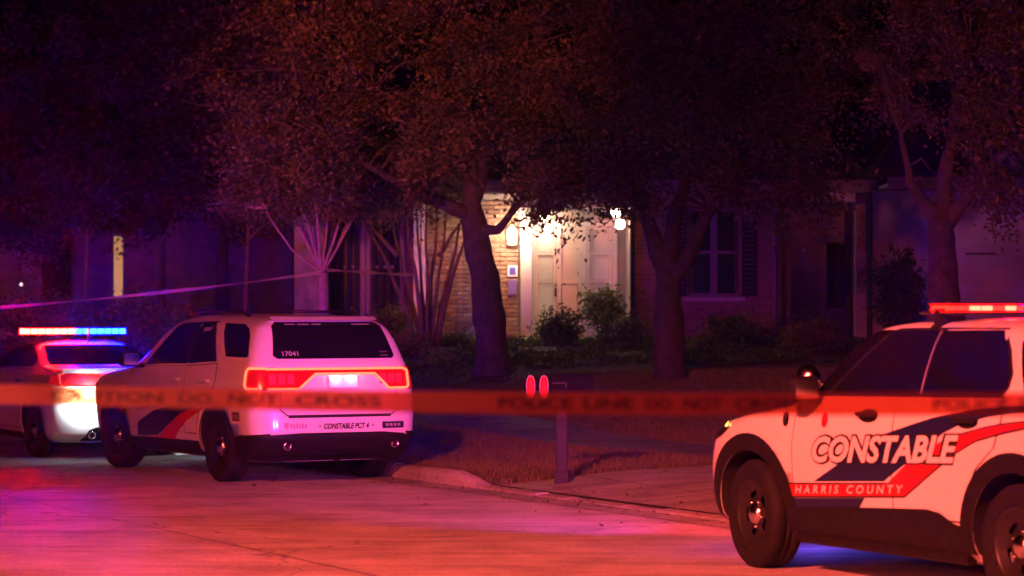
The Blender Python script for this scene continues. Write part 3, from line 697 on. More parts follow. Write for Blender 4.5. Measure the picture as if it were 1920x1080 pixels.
def myrtle(label, base, stems, blobs, n, leaf, twigs, fork=None, r=.035, bark=None):
    bark = bark or M_bark2
    t = tag(empty('crape_myrtle', base), label, 'tree', 'crape myrtles in the flower bed')
    ends = []
    if fork is not None:
        MB().tube(wobble([Vector((0,0,-.2)), fork-base], .02, 5), [.12,.11,.1,.095,.09,.095], 9).build('trunk', M_bark2, t, True)
    for pts in stems:
        lb = MB(); q = limb(lb, [Vector(p)-base for p in pts], r*random.uniform(.8,1.25), r*.35, .045, 5, 6); ends += q[-4:]
        lb.build('stem' if fork is None else 'limb', bark, t, True)
    tw = MB()
    for i in range(twigs):
        c, rd = random.choice(blobs); c = c-base; tip = c+Vector([random.uniform(-.9,.9)*rd[j] for j in range(3)])
        st = min(ends, key=lambda e: (e-tip).length); limb(tw, [st, st.lerp(tip,.5)+Vector((0,0,.06)), tip], .010, .003, .05, 3, 4)
    tag(tw.build('twigs', M_bark2, t), kind='stuff')
    leaf_cloud('crown', [c-base for c, _ in blobs], [rd for _, rd in blobs], n, leaf, M_myr, t, .15, 40, droop=.3)
DA = 42.0
fA = PT(604,512,DA)
myrtle('crape myrtle with one short trunk fanning into many pale stems', base_of(611,DA),
  [[fA, PT(604+dx*.45, 465, DA+dy*.5), PT(604+dx, 400+abs(dx)*.1, DA+dy), PT(604+dx*1.6, 330, DA+dy*1.4)] for dx, dy in
   ((-56,0),(-44,.4),(-33,-.3),(-22,.3),(-10,-.4),(2,.4),(12,-.3),(24,.3),(38,-.2),(52,.2),(60,0))] + [[fA, PT(545,470,DA-.2), PT(520,430,DA-.3), PT(500,390,DA-.4)]],
  [B(520,350,DA,.7,.4), B(600,310,DA,.9,.55), B(470,320,DA-.2,.55,.35), B(660,350,DA,.7,.35), B(560,390,DA-.2,.5,.2), B(480,395,DA,.4,.2), B(700,385,DA+.2,.5,.25), B(540,250,DA,.8), B(620,385,DA-.2,.5,.2), B(440,370,DA-.2,.5,.25)],
  27000, .065, 80, fA)
DB = 44.0
bB = base_of(803, DB)
myrtle('crape myrtle of many bare stems before the brick wall', bB,
  [[bB+Vector((ox,0,-.1)), PT(800+ox*60+m*.35,560,DB+oy), PT(800+m*.75,470,DB+oy), PT(800+m,400+c,DB+oy)] for ox, m, oy, c in
   ((-.12,-115,-.1,20),(-.08,-70,.2,0),(-.05,-40,-.2,-10),(-.02,-20,.1,-10),(.0,0,-.2,-20),(.03,18,.2,-10),(.06,38,-.1,0),(.10,70,.1,-10),(.12,85,-.2,5))]
  + [[PT(745,480,DB), PT(700,430,DB-.1), PT(668,395,DB-.2)], [PT(822,480,DB), PT(845,440,DB-.1), PT(872,410,DB-.1)]],
  [B(690,390,DB,.5,.2), B(760,370,DB,.6,.25), B(830,350,DB,.7,.35), B(780,300,DB,.9,.5), B(720,345,DB,.7,.3)], 15000, .065, 60, None, .045, mat('silhouette_bark', (.11,.08,.065), .85, var=.4, vscale=8, bump=.4, bscale=30))  # darker bark puts the stems' silhouette against the lit brick into the colour

# trees far down the street on the left
def far_tree(label, px, d, trunk_r, blobs, n, tr):
    b = base_of(px, d) if ST(PX(px,d), d)[0] > 0 else Vector((PX(px,d), d, .1))
    tree('shade_tree', label, 'tree', b, tr, [([tr[-1], PT(px-60,300,d), PT(px-110,180,d)], trunk_r*.6, .04), ([tr[-1], PT(px+50,300,d), PT(px+90,150,d)], trunk_r*.6, .04)],
         blobs, n, .12, M_oak2, M_bark, trunk_r, 'shade trees down the street', 40, .4)
far_tree('shade tree behind the crape myrtle with forked pale trunk', 418, 52, .15, [B(330,260,51,1.9), B(420,160,52,2.1), B(260,330,51,1.3,.6), B(380,350,51,1.2,.5), B(300,120,52,2.0), B(460,60,53,2.2), B(350,0,52,2.5), B(430,290,51,1.5)],
         34000, [PT(415,500,52), PT(422,420,52)])
for px_, d_, top_, lean in ((155, 50, 330, 12), (300, 54, 350, -10), (455, 49, 360, 14)):
    b_ = Vector((PX(px_,d_), d_, .3)); t_ = tag(empty('young_tree', b_), {155:'thin young tree left of the lit slit window', 300:'thin young tree right of the lit slit window', 455:'thin bare young tree near the pale end wall'}[px_], 'tree', 'young trees down the street')
    mb_ = MB(); limb(mb_, [Vector((0,0,-.2)), PT(px_+lean*.5,480,d_)-b_, PT(px_+lean,top_,d_)-b_], .06, .02, .06); mb_.build('trunk', M_bark2, t_, True)
    for k_ in range(5):
        mb_ = MB(); s_ = PT(px_+lean*.6, 470-k_*20, d_)-b_; limb(mb_, [s_, s_+Vector((random.choice((-1,1))*random.uniform(.4,.9), random.uniform(-.5,.5), random.uniform(.5,1.1)))], .025, .008, .05); mb_.build('limb', M_bark2, t_, True)
    leaf_cloud('crown', [PT(px_+lean,top_+20,d_)-b_, PT(px_+lean+30,top_+60,d_)-b_, PT(px_+lean-35,top_+70,d_)-b_], [(1.,1.,.7), (.6,.6,.4), (.6,.6,.35)], 3800, .10, M_oak2, t_, .22)
far_tree('broad shade tree at far left over the flashing sedan', 95, 58, .2, [B(90,300,57,2.4), B(10,230,57,2.2), B(190,250,57,2.2), B(150,140,58,2.4), B(40,400,57,1.4,.8), B(150,400,57,1.6,.7), B(230,60,58,2.2), B(-30,350,57,2.), B(240,350,57,1.3,.8), B(190,-40,58,2.)],
         42000, [PT(92,520,58), PT(95,440,58)])

def shrub(name, label, px, py, d, rx, rz, n, leaf, m, group=None, stems=True, clump=.12, droop=0.):
    c = PT(px, py, d); b = Vector((c.x, d, zg(c.x, d)))
    t = tag(empty(name, b), label, 'shrub', group); h = c.z-b.z
    mb = MB()
    for k in range(7):
        a = k*.9; mb.tube([Vector((math.cos(a)*.04, math.sin(a)*.04, -.05)), Vector((math.cos(a)*rx*.35, math.sin(a)*rx*.3, h*.6)), Vector((math.cos(a)*rx*.6, math.sin(a)*rx*.5, h+rz*.3))], [.018,.012,.005], 5)
    mb.build('stems', M_bark, t)
    leaf_cloud('foliage', [(0,0,h), (rx*.3,-.1,h-rz*.4), (-rx*.35,0,h-rz*.35), (0,.1,h-rz*.7)], [(rx*.8,rx*.7,rz*.8), (rx*.55,rx*.5,rz*.6), (rx*.55,rx*.5,rz*.6), (rx*.7,rx*.6,rz*.5)], n, leaf, m, t, clump, 30, 1., droop)
G = 'shrubs in the flower bed'
shrub('clipped_shrub', 'dark rounded shrub in front of the front door', 1052, 608, 44.6, .50, .36, 5200, .055, M_shr, G, clump=.07)
shrub('feathery_shrub', 'pale green feathery shrub lit beside the porch', 1130, 568, 46.35, .36, .30, 2200, .10, M_lime, G, clump=.10)
shrub('clipped_shrub', 'wide dark hedge shrub right of the front door', 1165, 625, 44.0, .62, .45, 6200, .055, M_shr, G, clump=.08)
shrub('clipped_shrub', 'low dark shrub between porch and dark oak', 1120, 680, 42.4, .55, .28, 3200, .055, M_shr, G, clump=.08)
shrub('loose_shrub', 'loose olive shrub before the dark side porch', 1532, 630, 42.0, .60, .33, 4200, .07, M_myr, G)
shrub('loose_shrub', 'tall loose shrub against the garage wall', 1685, 520, 44.4, .42, .75, 4200, .09, M_shr, G, clump=.14)
shrub('loose_shrub', 'dark shrub below the shuttered window', 1385, 630, 43.6, .85, .40, 5000, .065, M_shr, G)
shrub('low_plant', 'low reddish plant at the foot of the bare stems', 775, 655, 43.0, .42, .28, 2300, .07, M_myr, G)
shrub('low_plant', 'low grassy plant before the brick wall', 862, 640, 44.4, .40, .20, 1800, .08, M_lime, G, clump=.09)
shrub('low_plant', 'small dark plant at the white column base', 985, 655, 44.8, .26, .17, 1300, .06, M_shr, G, clump=.07)
shrub('low_plant', 'low plant left of the leaning oak trunk', 835, 690, 41.6, .50, .22, 2600, .07, M_myr, G)
shrub('low_plant', 'low plant right of the leaning oak trunk', 1000, 690, 41.2, .45, .16, 2200, .07, M_shr, G)
shrub('low_plant', 'leafy plant behind the right rear of the middle patrol car', 735, 600, 46.0, .45, .25, 1800, .08, M_myr, G)
shrub('loose_shrub', 'dark shrub at the foot of the dark oak', 1330, 690, 40.5, .6, .22, 2600, .07, M_shr, G)

# grass blades
def grass(name, n, area, m, hgt=.05):
    P = []
    x0, x1, y0, y1 = area
    while len(P) < n:
        X = random.uniform(x0, x1); Y = y0+(y1-y0)*random.random()**1.4
        s, t = ST(X, Y)
        if s < .17 or 2.97 < s < 4.23 and t < 1.4 or (t > DRIVE_T0-.4 and on_drive(X, Y)): continue
        if Y > 39.4: continue
        P.append((X, Y, zg(X, Y)))
    P = np.array(P); n = len(P); a = RNG.random(n)*6.283; w = .006+.006*RNG.random(n); h = hgt*(.4+1.1*RNG.random(n)); ln = RNG.normal(size=(n,2))*.025
    dx, dy = np.cos(a)*w, np.sin(a)*w
    V = np.stack([np.stack([P[:,0]-dx, P[:,1]-dy, P[:,2]-.01],1), np.stack([P[:,0]+dx, P[:,1]+dy, P[:,2]-.01],1), np.stack([P[:,0]+ln[:,0], P[:,1]+ln[:,1], P[:,2]+h],1)],1).reshape(-1,3)
    return tag(np_mesh(name, V, np.arange(3*n).reshape(n,3), m), 'short dry grass of the front lawn', 'grass', None, 'stuff')
grass('grass', 110000, (-3.5, 5.5, 25.5, 39.5), leafmat('grass_blade', (.15,.14,.055), (.19,.14,.075), .4))

shrub('street_shrub', 'dark shrub behind the flashing sedan roof', 90, 590, 46, .9, .5, 3600, .09, M_oak2, 'shrubs down the street', clump=.16)
shrub('street_shrub', 'dark shrub between sedan roof and middle patrol car', 255, 590, 45, .75, .5, 3200, .09, M_oak2, 'shrubs down the street', clump=.16)
# fallen leaves on the lawn edge and in the gutter
def litter(n):
    P = []
    while len(P) < n:
        t = random.uniform(-9, 8); s = random.choice((random.gauss(-.12,.10), random.uniform(.2,3.), random.gauss(.1,.25), random.uniform(-2.5,0)*random.random()))
        X, Y = XY(s, t); P.append((X, Y, (zg(X, Y)+.035 if s > .17 else (kerb_h(t)+.012 if s > 0 else .014))))
    P = np.array(P); n = len(P); a = RNG.random(n)*6.283; sz = .014+.02*RNG.random(n)
    u = np.stack([np.cos(a), np.sin(a), RNG.normal(size=n)*.25], 1)*sz[:,None]; v = np.stack([-np.sin(a), np.cos(a), RNG.normal(size=n)*.3], 1)*sz[:,None]*.5
    V = np.stack([P-u, P+v+[0,0,.004], P+u, P-v], 1).reshape(-1,3)
    return tag(np_mesh('leaf_litter', V, np.arange(4*n).reshape(n,4), leafmat('dry_leaf', (.16,.09,.04), (.10,.06,.03), .5)), 'dry fallen leaves scattered along kerb and lawn', 'leaves', None, 'stuff')
litter(420)

def ground_cover(n):
    P = []
    while len(P) < n:
        X, Y = random.uniform(-5.3, 5.9), random.uniform(39.9, 46.6)
        h = .16*max(0, mnoise.noise(Vector((X*1.3, Y*1.3, 3)))+.25)
        if h < .02: continue
        P.append((X, Y, zg(X, Y)+.03+h*random.random()))
    P = np.array(P); a = RNG.normal(size=(n,3)); a /= np.linalg.norm(a, axis=1)[:,None]; b = np.cross(a, RNG.normal(size=(n,3))); b /= np.linalg.norm(b, axis=1)[:,None]
    s = (.05+.05*RNG.random(n))[:,None]
    V = np.stack([P-a*s*.5, P+b*s*.25, P+a*s*.5, P-b*s*.25], 1).reshape(-1,3)
    return tag(np_mesh('ground_cover', V, np.arange(4*n).reshape(n,4), M_shr), 'low dark ground cover in the bed before the house', 'ground cover', None, 'stuff')
ground_cover(16000)
# ================================================================ patrol cars
def paint_mat():
    m = mat('white_paint', (.78,.78,.77), .32, coat=.7, spec=.5, var=.05, vscale=2.5)
    return m
M_paint = paint_mat()
M_glassd = mat('tinted_glass', (.006,.006,.007), .05, spec=.22)
M_trimb = mat('black_plastic', (.014,.013,.013), .5, spec=.18, var=.3, vscale=12, bump=.15, bscale=200)
M_gap = mat('panel_gap', (.012,.012,.012), .8)
M_rub = mat('tyre_rubber', (.013,.0125,.0125), .8, spec=.25, var=.3, vscale=15, bump=.3, bscale=60)
M_steel = mat('black_steel', (.03,.03,.03), .4, metal=.4)
M_chrome = mat('chrome', (.75,.74,.72), .18, metal=1.)
M_navy = mat('navy_vinyl', (.010,.014,.075), .35)
M_redv = mat('red_vinyl', (.55,.02,.03), .35)
M_whv = mat('white_vinyl', (.72,.72,.72), .35)
M_blkv = mat('black_vinyl', (.02,.015,.02), .4)
M_greyv = mat('grey_vinyl', (.38,.36,.38), .4)
M_lensr = mat('red_lens', (.35,.006,.01), .15, spec=.6, emit=(1.,.008,.02), estr=.30)
M_ledtube = emission('led_tail', (12., .40, .20))
M_ledred = emission('led_red', (1000., .09, .05)); M_ledhot = emission('led_red_hot', (1300., .8, .4))
M_ledpale = emission('led_red_pale', (2600., 1.8, 1.0)); M_ledblue = emission('led_blue', (.22, 1.5, 3600.))
M_barb = mat('bar_housing', (.03,.03,.03), .35)
M_lensc = mat('clear_lens', (.9,.9,.9), .05, trans=1.)

def grid_cut(bm, nx, nz, lo, hi):
    for i in range(1, nx):
        x = lo[0]+(hi[0]-lo[0])*i/nx
        bmesh.ops.bisect_plane(bm, geom=bm.verts[:]+bm.edges[:]+bm.faces[:], dist=1e-6, plane_co=(x,0,0), plane_no=(1,0,0))
    for i in range(1, nz):
        z = lo[1]+(hi[1]-lo[1])*i/nz
        bmesh.ops.bisect_plane(bm, geom=bm.verts[:]+bm.edges[:]+bm.faces[:], dist=1e-6, plane_co=(0,z,0), plane_no=(0,1,0))
def on_surface(S, mode, a, b, off, side=1):
    if mode == 's':
        e = .004; y = S.Y(a, b); dx = (S.Y(a+e,b)-S.Y(a-e,b))/(2*e); dz = (S.Y(a,b+e)-S.Y(a,b-e))/(2*e)
        n = Vector((-dx, 1, -dz)).normalized(); p = Vector((a, y, b))+n*off
        p = S.fin(*p); return (p[0], p[1]*side, p[2])
    if mode == 'r': x = S.rear(a, b)-off; return S.fin(x, a, b)
    x = S.front(a, b)+off; return S.fin(x, a, b)
def panel(name, S, poly, mode, off, m, parent, side=1, cell=.10, tris=None, smooth=True):
    """a flat outline in (x,z) or (y,z) laid on the body surface"""
    bm = bmesh.new(); vs = [bm.verts.new((p[0], p[1], 0)) for p in poly]
    if tris is None: bm.faces.new(vs).normal_update(); bmesh.ops.triangulate(bm, faces=bm.faces[:], ngon_method='EAR_CLIP')
    else:
        for f in tris:
            try: bm.faces.new([vs[i] for i in f])
            except ValueError: pass
    P = np.array(poly); lo, hi = P.min(0), P.max(0)
    if cell: grid_cut(bm, max(1, int((hi[0]-lo[0])/cell)+1), max(1, int((hi[1]-lo[1])/cell)+1), lo, hi)
    for v in bm.verts: v.co = on_surface(S, mode, v.co.x, v.co.y, off, side)
    me = bpy.data.meshes.new(name); bm.to_mesh(me); bm.free()
    return link_mesh(name, me, m, parent, smooth)
def lettering(name, S, txt, p0, p1, h, mode, off, m, parent, shear=.0, bold=0., side=1):
    """text from p0 (lower left as seen) to p1 (lower right), cap height h"""
    V, F = text_mesh(txt, shear, bold)
    P = [(p0[0]+(p1[0]-p0[0])*u, p0[1]+(p1[1]-p0[1])*u+h*v) for u, v in V]
    return tag(panel(name, S, P, mode, off, m, parent, side, cell=.2, tris=F), kind='stuff')
def path_tube(name, S, pts, off, r, m, parent, n=5, closed=False):
    """pts: (mode, a, b)"""
    out = []; P = pts+([pts[0]] if closed else [])
    for (m0,a0,b0), (m1,a1,b1) in zip(P[:-1], P[1:]):
        if m0 == m1:
            for k in range(n): out.append(on_surface(S, m0, a0+(a1-a0)*k/n, b0+(b1-b0)*k/n, off))
        else: out.append(on_surface(S, m0, a0, b0, off))
    m0,a0,b0 = P[-1]; out.append(on_surface(S, m0, a0, b0, off))
    return MB().tube(out, r, 6).build(name, m, parent, True)

def body(S, root, wheels, arch_r, y_in, dark=None):
    zs = []
    for a, b in zip(S.zs[:-1], S.zs[1:]):
        n = max(2, int((b-a)/.05)); zs += [a+(b-a)*k/n for k in range(n)]
    zs.append(S.zs[-1]); NC, NSd = 12, 14; V = []; k = None
    for z in zs:
        w, xr, xf, Lr, Lf = S.w(z), S.xr(z), S.xf(z), S.Lr(z), S.Lf(z); ring = []
        for i in range(NC+1):
            ph = math.pi/2*i/NC; ring.append((xr+Lr*(1-math.cos(ph)**(2/S.pr)), w*math.sin(ph)**(2/S.pr)))
        for i in range(1, NSd): ring.append((xr+Lr+(xf-Lf-xr-Lr)*i/NSd, w))
        for i in range(NC+1):
            ph = math.pi/2*(1-i/NC); ring.append((xf-Lf*(1-math.cos(ph)**(2/S.pf)), w*math.sin(ph)**(2/S.pf)))
        ring[0] = (xr, 0); ring[-1] = (xf, 0)
        ring += [(x, -y) for x, y in ring[-2:0:-1]]
        k = len(ring); V += [S.fin(x, y, z) for x, y in ring]
    F = [(i*k+j, i*k+(j+1)%k, (i+1)*k+(j+1)%k, (i+1)*k+j) for i in range(len(zs)-1) for j in range(k)]
    nv = len(V); z = zs[0]; V.append(((S.xr(z)+S.xf(z))/2, 0, z)); F += [(nv, (j+1)%k, j) for j in range(k)]
    xt = (S.xr(zs[-1])+S.xf(zs[-1]))/2; V.append(S.fin(xt, 0, zs[-1]+.006)); t0 = (len(zs)-1)*k
    F += [(nv+1, t0+j, t0+(j+1)%k) for j in range(k)]
    me = bpy.data.meshes.new('body'); me.from_pydata(V, [], F); me.update()
    bm = bmesh.new(); bm.from_mesh(me); bmesh.ops.recalc_face_normals(bm, faces=bm.faces[:]); bm.to_mesh(me); bm.free()
    me.materials.append(M_paint); me.materials.append(M_gap); me.materials.append(M_glassd)
    if dark:
        for p in me.polygons:
            if dark(*p.center): p.material_index = 2
    ob = bpy.data.objects.new('body', me); COL.objects.link(ob)
    cb = MB()
    for x in wheels:
        for s in (1, -1):
            seg = 40; a, b = sorted((s*y_in, s*1.3)); n0 = len(cb.v)
            cb.add([(x+arch_r*math.cos(2*math.pi*i/seg), y, .385+arch_r*math.sin(2*math.pi*i/seg)) for y in (a, b) for i in range(seg)],
                   [(i, (i+1)%seg, seg+(i+1)%seg, seg+i) for i in range(seg)]+[tuple(range(seg-1,-1,-1)), tuple(range(seg, 2*seg))])
    cut = cb.build('cut', [M_paint, M_gap]); cut.data.polygons.foreach_set('material_index', [1]*len(cut.data.polygons))
    bm = bmesh.new(); bm.from_mesh(cut.data); bmesh.ops.recalc_face_normals(bm, faces=bm.faces[:]); bm.to_mesh(cut.data); bm.free()
    md = ob.modifiers.new('arches', 'BOOLEAN'); md.operation = 'DIFFERENCE'; md.object = cut; md.solver = 'EXACT'
    dg = bpy.context.evaluated_depsgraph_get(); me2 = bpy.data.meshes.new_from_object(ob.evaluated_get(dg))
    bpy.data.objects.remove(ob); bpy.data.objects.remove(cut)
    me2.name = 'body'; me2.polygons.foreach_set('use_smooth', [p.material_index != 1 for p in me2.polygons])
    return link_mesh('body', me2, None, root)

def wheel_proto(r, wd, rim_r):
    """wheel about the Y axis, outer face at +Y"""
    ty = MB(); h = wd/2
    ty.lathe([(rim_r,-h*.8),(rim_r+.03,-h),(r-.05,-h*1.02),(r-.015,-h*.9),(r,-h*.7),(r+.0,-h*.25),(r-.008,-h*.22),(r-.008,-h*.12),(r,-h*.1),(r,h*.1),(r-.008,h*.12),(r-.008,h*.22),(r,h*.25),(r,h*.7),
              (r-.015,h*.9),(r-.05,h*1.02),(r-.07,h*1.03),(r-.075,h*1.01),(rim_r+.03,h),(rim_r+.012,h*.97),(rim_r,h*.8)], 48, 'Y', closed=True)
    rm = MB(); nr, na = 7, 80
    rs = [.045,.085,.10,.115,.15,.165,rim_r-.012]; hh = [h*.62,h*.66,h*.60,h*.56,h*.52,h*.55,h*.78]
    V = [(rs[i]*math.cos(2*math.pi*j/na), hh[i], rs[i]*math.sin(2*math.pi*j/na)) for i in range(nr) for j in range(na)]
    F = []
    for i in range(nr-1):
        for j in range(na):
            if i in (3,4) and (j % 16) < 8: continue           # hand holes
            F.append((i*na+j, i*na+(j+1)%na, (i+1)*na+(j+1)%na, (i+1)*na+j))
    rm.add(V, F); rm.lathe([(rim_r-.012,h*.78),(rim_r+.012,h*.98),(rim_r+.016,h*.9)], 48, 'Y'); rm.lathe([(rim_r-.015,h*.77),(rim_r-.03,h*.2),(.03,h*.15)], 32, 'Y')
    cp = MB(); cp.lathe([(.001,h*.94),(.035,h*.93),(.068,h*.86),(.080,h*.66)], 24, 'Y')
    for k in range(5):
        a = 2*math.pi*k/5; cp.lathe([(.001,h*.74),(.009,h*.73),(.011,h*.6)], 8, 'Y', (.094*math.cos(a), 0, .094*math.sin(a)))
    meshes = []
    for n, mb, m in (('wheel', ty, M_rub), ('rim', rm, M_steel), ('hub_cap', cp, M_chrome)):
        o = mb.build(n, m, None, True); meshes.append(o.data); bpy.data.objects.remove(o)
    return meshes
def add_wheels(root, meshes, pos, steer=0.):
    for (x, y, z, rz) in pos:
        w = bpy.data.objects.new('wheel', meshes[0]); COL.objects.link(w); w.parent = root
        w.location = (x, y, z); w.rotation_euler = (0, random.uniform(0, 6), rz)
        w.rotation_mode = 'ZYX' if False else 'XYZ'
        for n, me in (('rim', meshes[1]), ('hub_cap', meshes[2])):
            c = bpy.data.objects.new(n, me); COL.objects.link(c); c.parent = w
def light_bar(root, x, z, hw, h=.058, dep=.27, feet=0.05, reds=None, lh=.40):
    reds = reds or [M_ledpale]
    lb = MB().box((x-dep/2-.05,-hw-.02,z-h/2-.012),(x+dep/2+.05,hw+.02,z-h/2+.006),.008).box((x-dep/2+.004,-hw+.004,z+h/2-.006),(x+dep/2-.004,hw-.004,z+h/2+.010),.008)
    lb.box((x-dep/2+.064,-hw+.05,z-h/2),(x+dep/2-.064,hw-.05,z+h/2))
    for s in (-1, 1): lb.box((x-.06, s*hw*.78-.03, z-h/2-.012-feet), (x+.06, s*hw*.78+.03, z-h/2-.008))
    bar = lb.build('light_bar', M_barb, root)
    n = 7; w = hw/n
    for s in (1, -1):
        for k in range(n):
            y = s*(w*k+w/2); m = reds[k % len(reds)] if s > 0 else M_ledblue
            for xx in (x-dep/2+.05, x+dep/2-.062):
                MB().box((xx, y-w*.43, z-h*lh),(xx+.012, y+w*.43, z+h*lh)).build('led_module', m, bar)
        MB().box((x-dep*.3, s*(hw-.03)-.006, z-h*.30),(x+dep*.3, s*(hw-.03)+.006, z+h*.30)).build('led_module', m, bar)
    return bar
def ellipse(cx, cz, rx, rz, n=20): return [(cx+rx*math.cos(2*math.pi*i/n), cz+rz*math.sin(2*math.pi*i/n)) for i in range(n)]
def arch_ring(cx, r0, r1, z0, n=26):
    a0 = math.asin((z0-.385)/r1); a = [math.pi-a0-(math.pi-2*a0)*i/n for i in range(n+1)]
    b0 = math.asin((z0-.385)/r0); b = [b0+(math.pi-2*b0)*i/n for i in range(n+1)]
    return [(cx+r1*math.cos(t), .385+r1*math.sin(t)) for t in a]+[(cx+r0*math.cos(t), .385+r0*math.sin(t)) for t in b]
def mirror(root, x, y, z, S, side):
    mb = MB().box((x-.06, side*(y+.05) if side > 0 else side*(y+.27), z-.08), (x+.10, side*(y+.27) if side > 0 else side*(y+.05), z+.09), .035)
    mb.box((x-.02, min(side*(y-.06), side*(y+.08)), z-.09), (x+.05, max(side*(y-.06), side*(y+.08)), z-.05))
    o = mb.build('mirror', M_trimb, root, False)
    MB().box((x-.064, min(side*(y+.07), side*(y+.25)), z-.06), (x-.058, max(side*(y+.07), side*(y+.25)), z+.07)).build('mirror_glass', M_chrome, o)
    return o
def car(name, label, S, ox, oy, th, wheels, r, wd, rim, track, dark=None):
    root = tag(empty(name, (ox, oy, 0), th), label, 'patrol car', 'patrol cars parked along the kerb')
    body(S, root, wheels, r+.075, track-.55, dark)
    return root

# ---------------- near patrol SUV on the right
TH = R(117.2)
S = EXPLORER
E = car('patrol_car', 'near white patrol SUV at right with large CONSTABLE lettering on its side', S, 3.266, 18.1, TH, (1.51,-1.51), .385, .25, .24, .98, lambda x, y, z: 1.235 < z < 1.70 and x > .52-(z-1.25)*1.0)
wm = wheel_proto(.385, .25, .235)
add_wheels(E, wm, [(1.51,.86,.385,-.10), (-1.51,.86,.385,0), (1.51,-.86,.385,math.pi-.10), (-1.51,-.86,.385,math.pi)])
for sd in (1, -1):
    # window band and glass
    panel('window_surround', S, [(.62,1.245),(.585,1.29),(.17,1.68),(.08,1.712),(-1.075,1.722),(-1.23,1.585),(-1.335,1.44),(-1.34,1.35),(-1.285,1.285),(-.4,1.262)], 's', .004, M_trimb, E, sd)
    g = panel('front_window', S, [(.545,1.268),(.53,1.30),(.125,1.672),(.06,1.69),(-.405,1.692),(-.452,1.282)], 's', .010, M_glassd, E, sd)
    g = panel('rear_window', S, [(-.482,1.283),(-.432,1.692),(-1.06,1.702),(-1.205,1.574),(-1.310,1.43),(-1.315,1.362),(-1.268,1.305)], 's', .010, M_glassd, E, sd)
    panel('window_post', S, [(-.457,1.285),(-.414,1.690),(-.424,1.692),(-.470,1.285)], 's', .014, mat('window_frame', (.30,.28,.28), .35), E, sd)
    panel('quarter_window', S, [(-1.50,1.33),(-1.42,1.45),(-1.30,1.64),(-1.85,1.66),(-2.02,1.45),(-1.98,1.33)], 's', .008, M_glassd, E, sd)
    # doors on dark shut lines
    fd = [(.945,.50),(.95,.9),(.90,1.238),(-.222,1.262),(-.222,.50)]
    rd = [(-.232,.50),(-.232,1.262),(-1.33,1.285),(-1.345,1.14),(-1.30,.98),(-1.12,.84),(-.99,.62),(-.95,.50)]
    for poly in (fd, rd):
        c = np.mean(np.array(poly), 0); big = [tuple(c+(np.array(p)-c)*(1+.012/np.linalg.norm(np.array(p)-c))) for p in poly]
        panel('shut_line', S, big, 's', .002, M_gap, E, sd)
        d = panel('door', S, poly, 's', .0045, M_paint, E, sd)
        hx0 = .06 if poly is fd else -1.02
        panel('handle_recess', S, ellipse(hx0, 1.13, .11, .045), 's', .0065, M_trimb, d, sd, .05)
        MB().box((hx0-.10, min(sd*.995,sd*1.03), 1.125),(hx0+.10, max(sd*.995,sd*1.03), 1.155),.012).build('handle', M_trimb, d)
    # livery
    panel('navy_stripe', S, [(.689,.662),(-.12,1.013),(-.626,1.136),(-1.075,1.209),(-1.434,1.24),(-1.9,1.25),(-1.9,1.235),(-1.454,1.198),(-1.201,1.163),(-.944,1.107),(-.787,1.051),(-.398,.841),(-.14,.709)], 's', .0075, M_navy, E, sd)
    rp = [(1.039,.628),(-.181,.697),(-.41,.842),(-.819,1.018),(-.955,1.047),(-1.167,1.092),(-1.372,1.127),(-1.6,1.151),(-2.0,1.18),(-2.0,1.14),(-1.611,1.113),(-1.395,1.075),(-1.123,1.014),(-.938,.936),(-.801,.862),(-.362,.621),(1.051,.534)]
    panel('red_stripe', S, rp, 's', .0085, M_redv, E, sd)
    def edge_line(pts, w=.011):
        o = []; 
        for a, b in zip(pts[:-1], pts[1:]):
            d = np.array(b)-np.array(a); nn = np.array([-d[1], d[0]])/np.linalg.norm(d)*w/2
            panel('stripe_edge', S, [tuple(np.array(a)+nn), tuple(np.array(b)+nn), tuple(np.array(b)-nn), tuple(np.array(a)-nn)], 's', .0095, M_blkv, E, sd, .15)
    edge_line([rp[0], rp[1]]); edge_line(rp[3:8]); edge_line(rp[10:17])
    panel('navy_stripe', S, [(1.018,.526),(.094,.584),(.177,.50),(1.031,.455)], 's', .0075, M_navy, E, sd)
    a, b = ((.689,.790), (-.955,.866)) if sd > 0 else ((-.955,.866), (.689,.790))
    lettering('lettering_edge', S, 'CONSTABLE', (a[0]+.012*sd, a[1]-.012), (b[0]-.012*sd, b[1]-.012), .205, 's', .0105, M_blkv, E, .26, .10, sd)
    lettering('lettering', S, 'CONSTABLE', a, b, .18, 's', .0125, M_whv, E, .26, .036, sd)
    a, b = ((.93,.563), (-.36,.640)) if sd > 0 else ((-.36,.640), (.93,.563))
    lettering('lettering', S, 'H A R R I S   C O U N T Y', a, b, .058, 's', .0105, M_whv, E, .25, .02, sd)
    # black cladding, arches, sill
    panel('sill_cladding', S, [(1.03,.46),(.6,.49),(.114,.522),(-.606,.558),(-.746,.543),(-.879,.487),(-.97,.47),(-.95,.245),(1.0,.245)], 's', .016, M_trimb, E, sd, .04)
    for cx in (1.51, -1.51):
        panel('arch_cladding', S, arch_ring(cx, .452, .575, .30), 's', .014, M_trimb, E, sd, .07)
    MB().tube([on_surface(S,'s',1.0,.27,.01,sd), on_surface(S,'s',-.95,.27,.01,sd)], .045, 8).build('sill', M_trimb, E)
    mirror(E, .66, .95, 1.29, S, sd)
    panel('fender_badge', S, ellipse(1.04,1.075,.035,.05), 's', .010, M_chrome, E, sd, .05)
    panel('fender_badge', S, ellipse(1.04,1.075,.020,.033), 's', .013, M_gap, E, sd, .05)
    panel('side_repeater', S, ellipse(.56,1.085,.035,.05), 's', .010, M_redv, E, sd, .05)
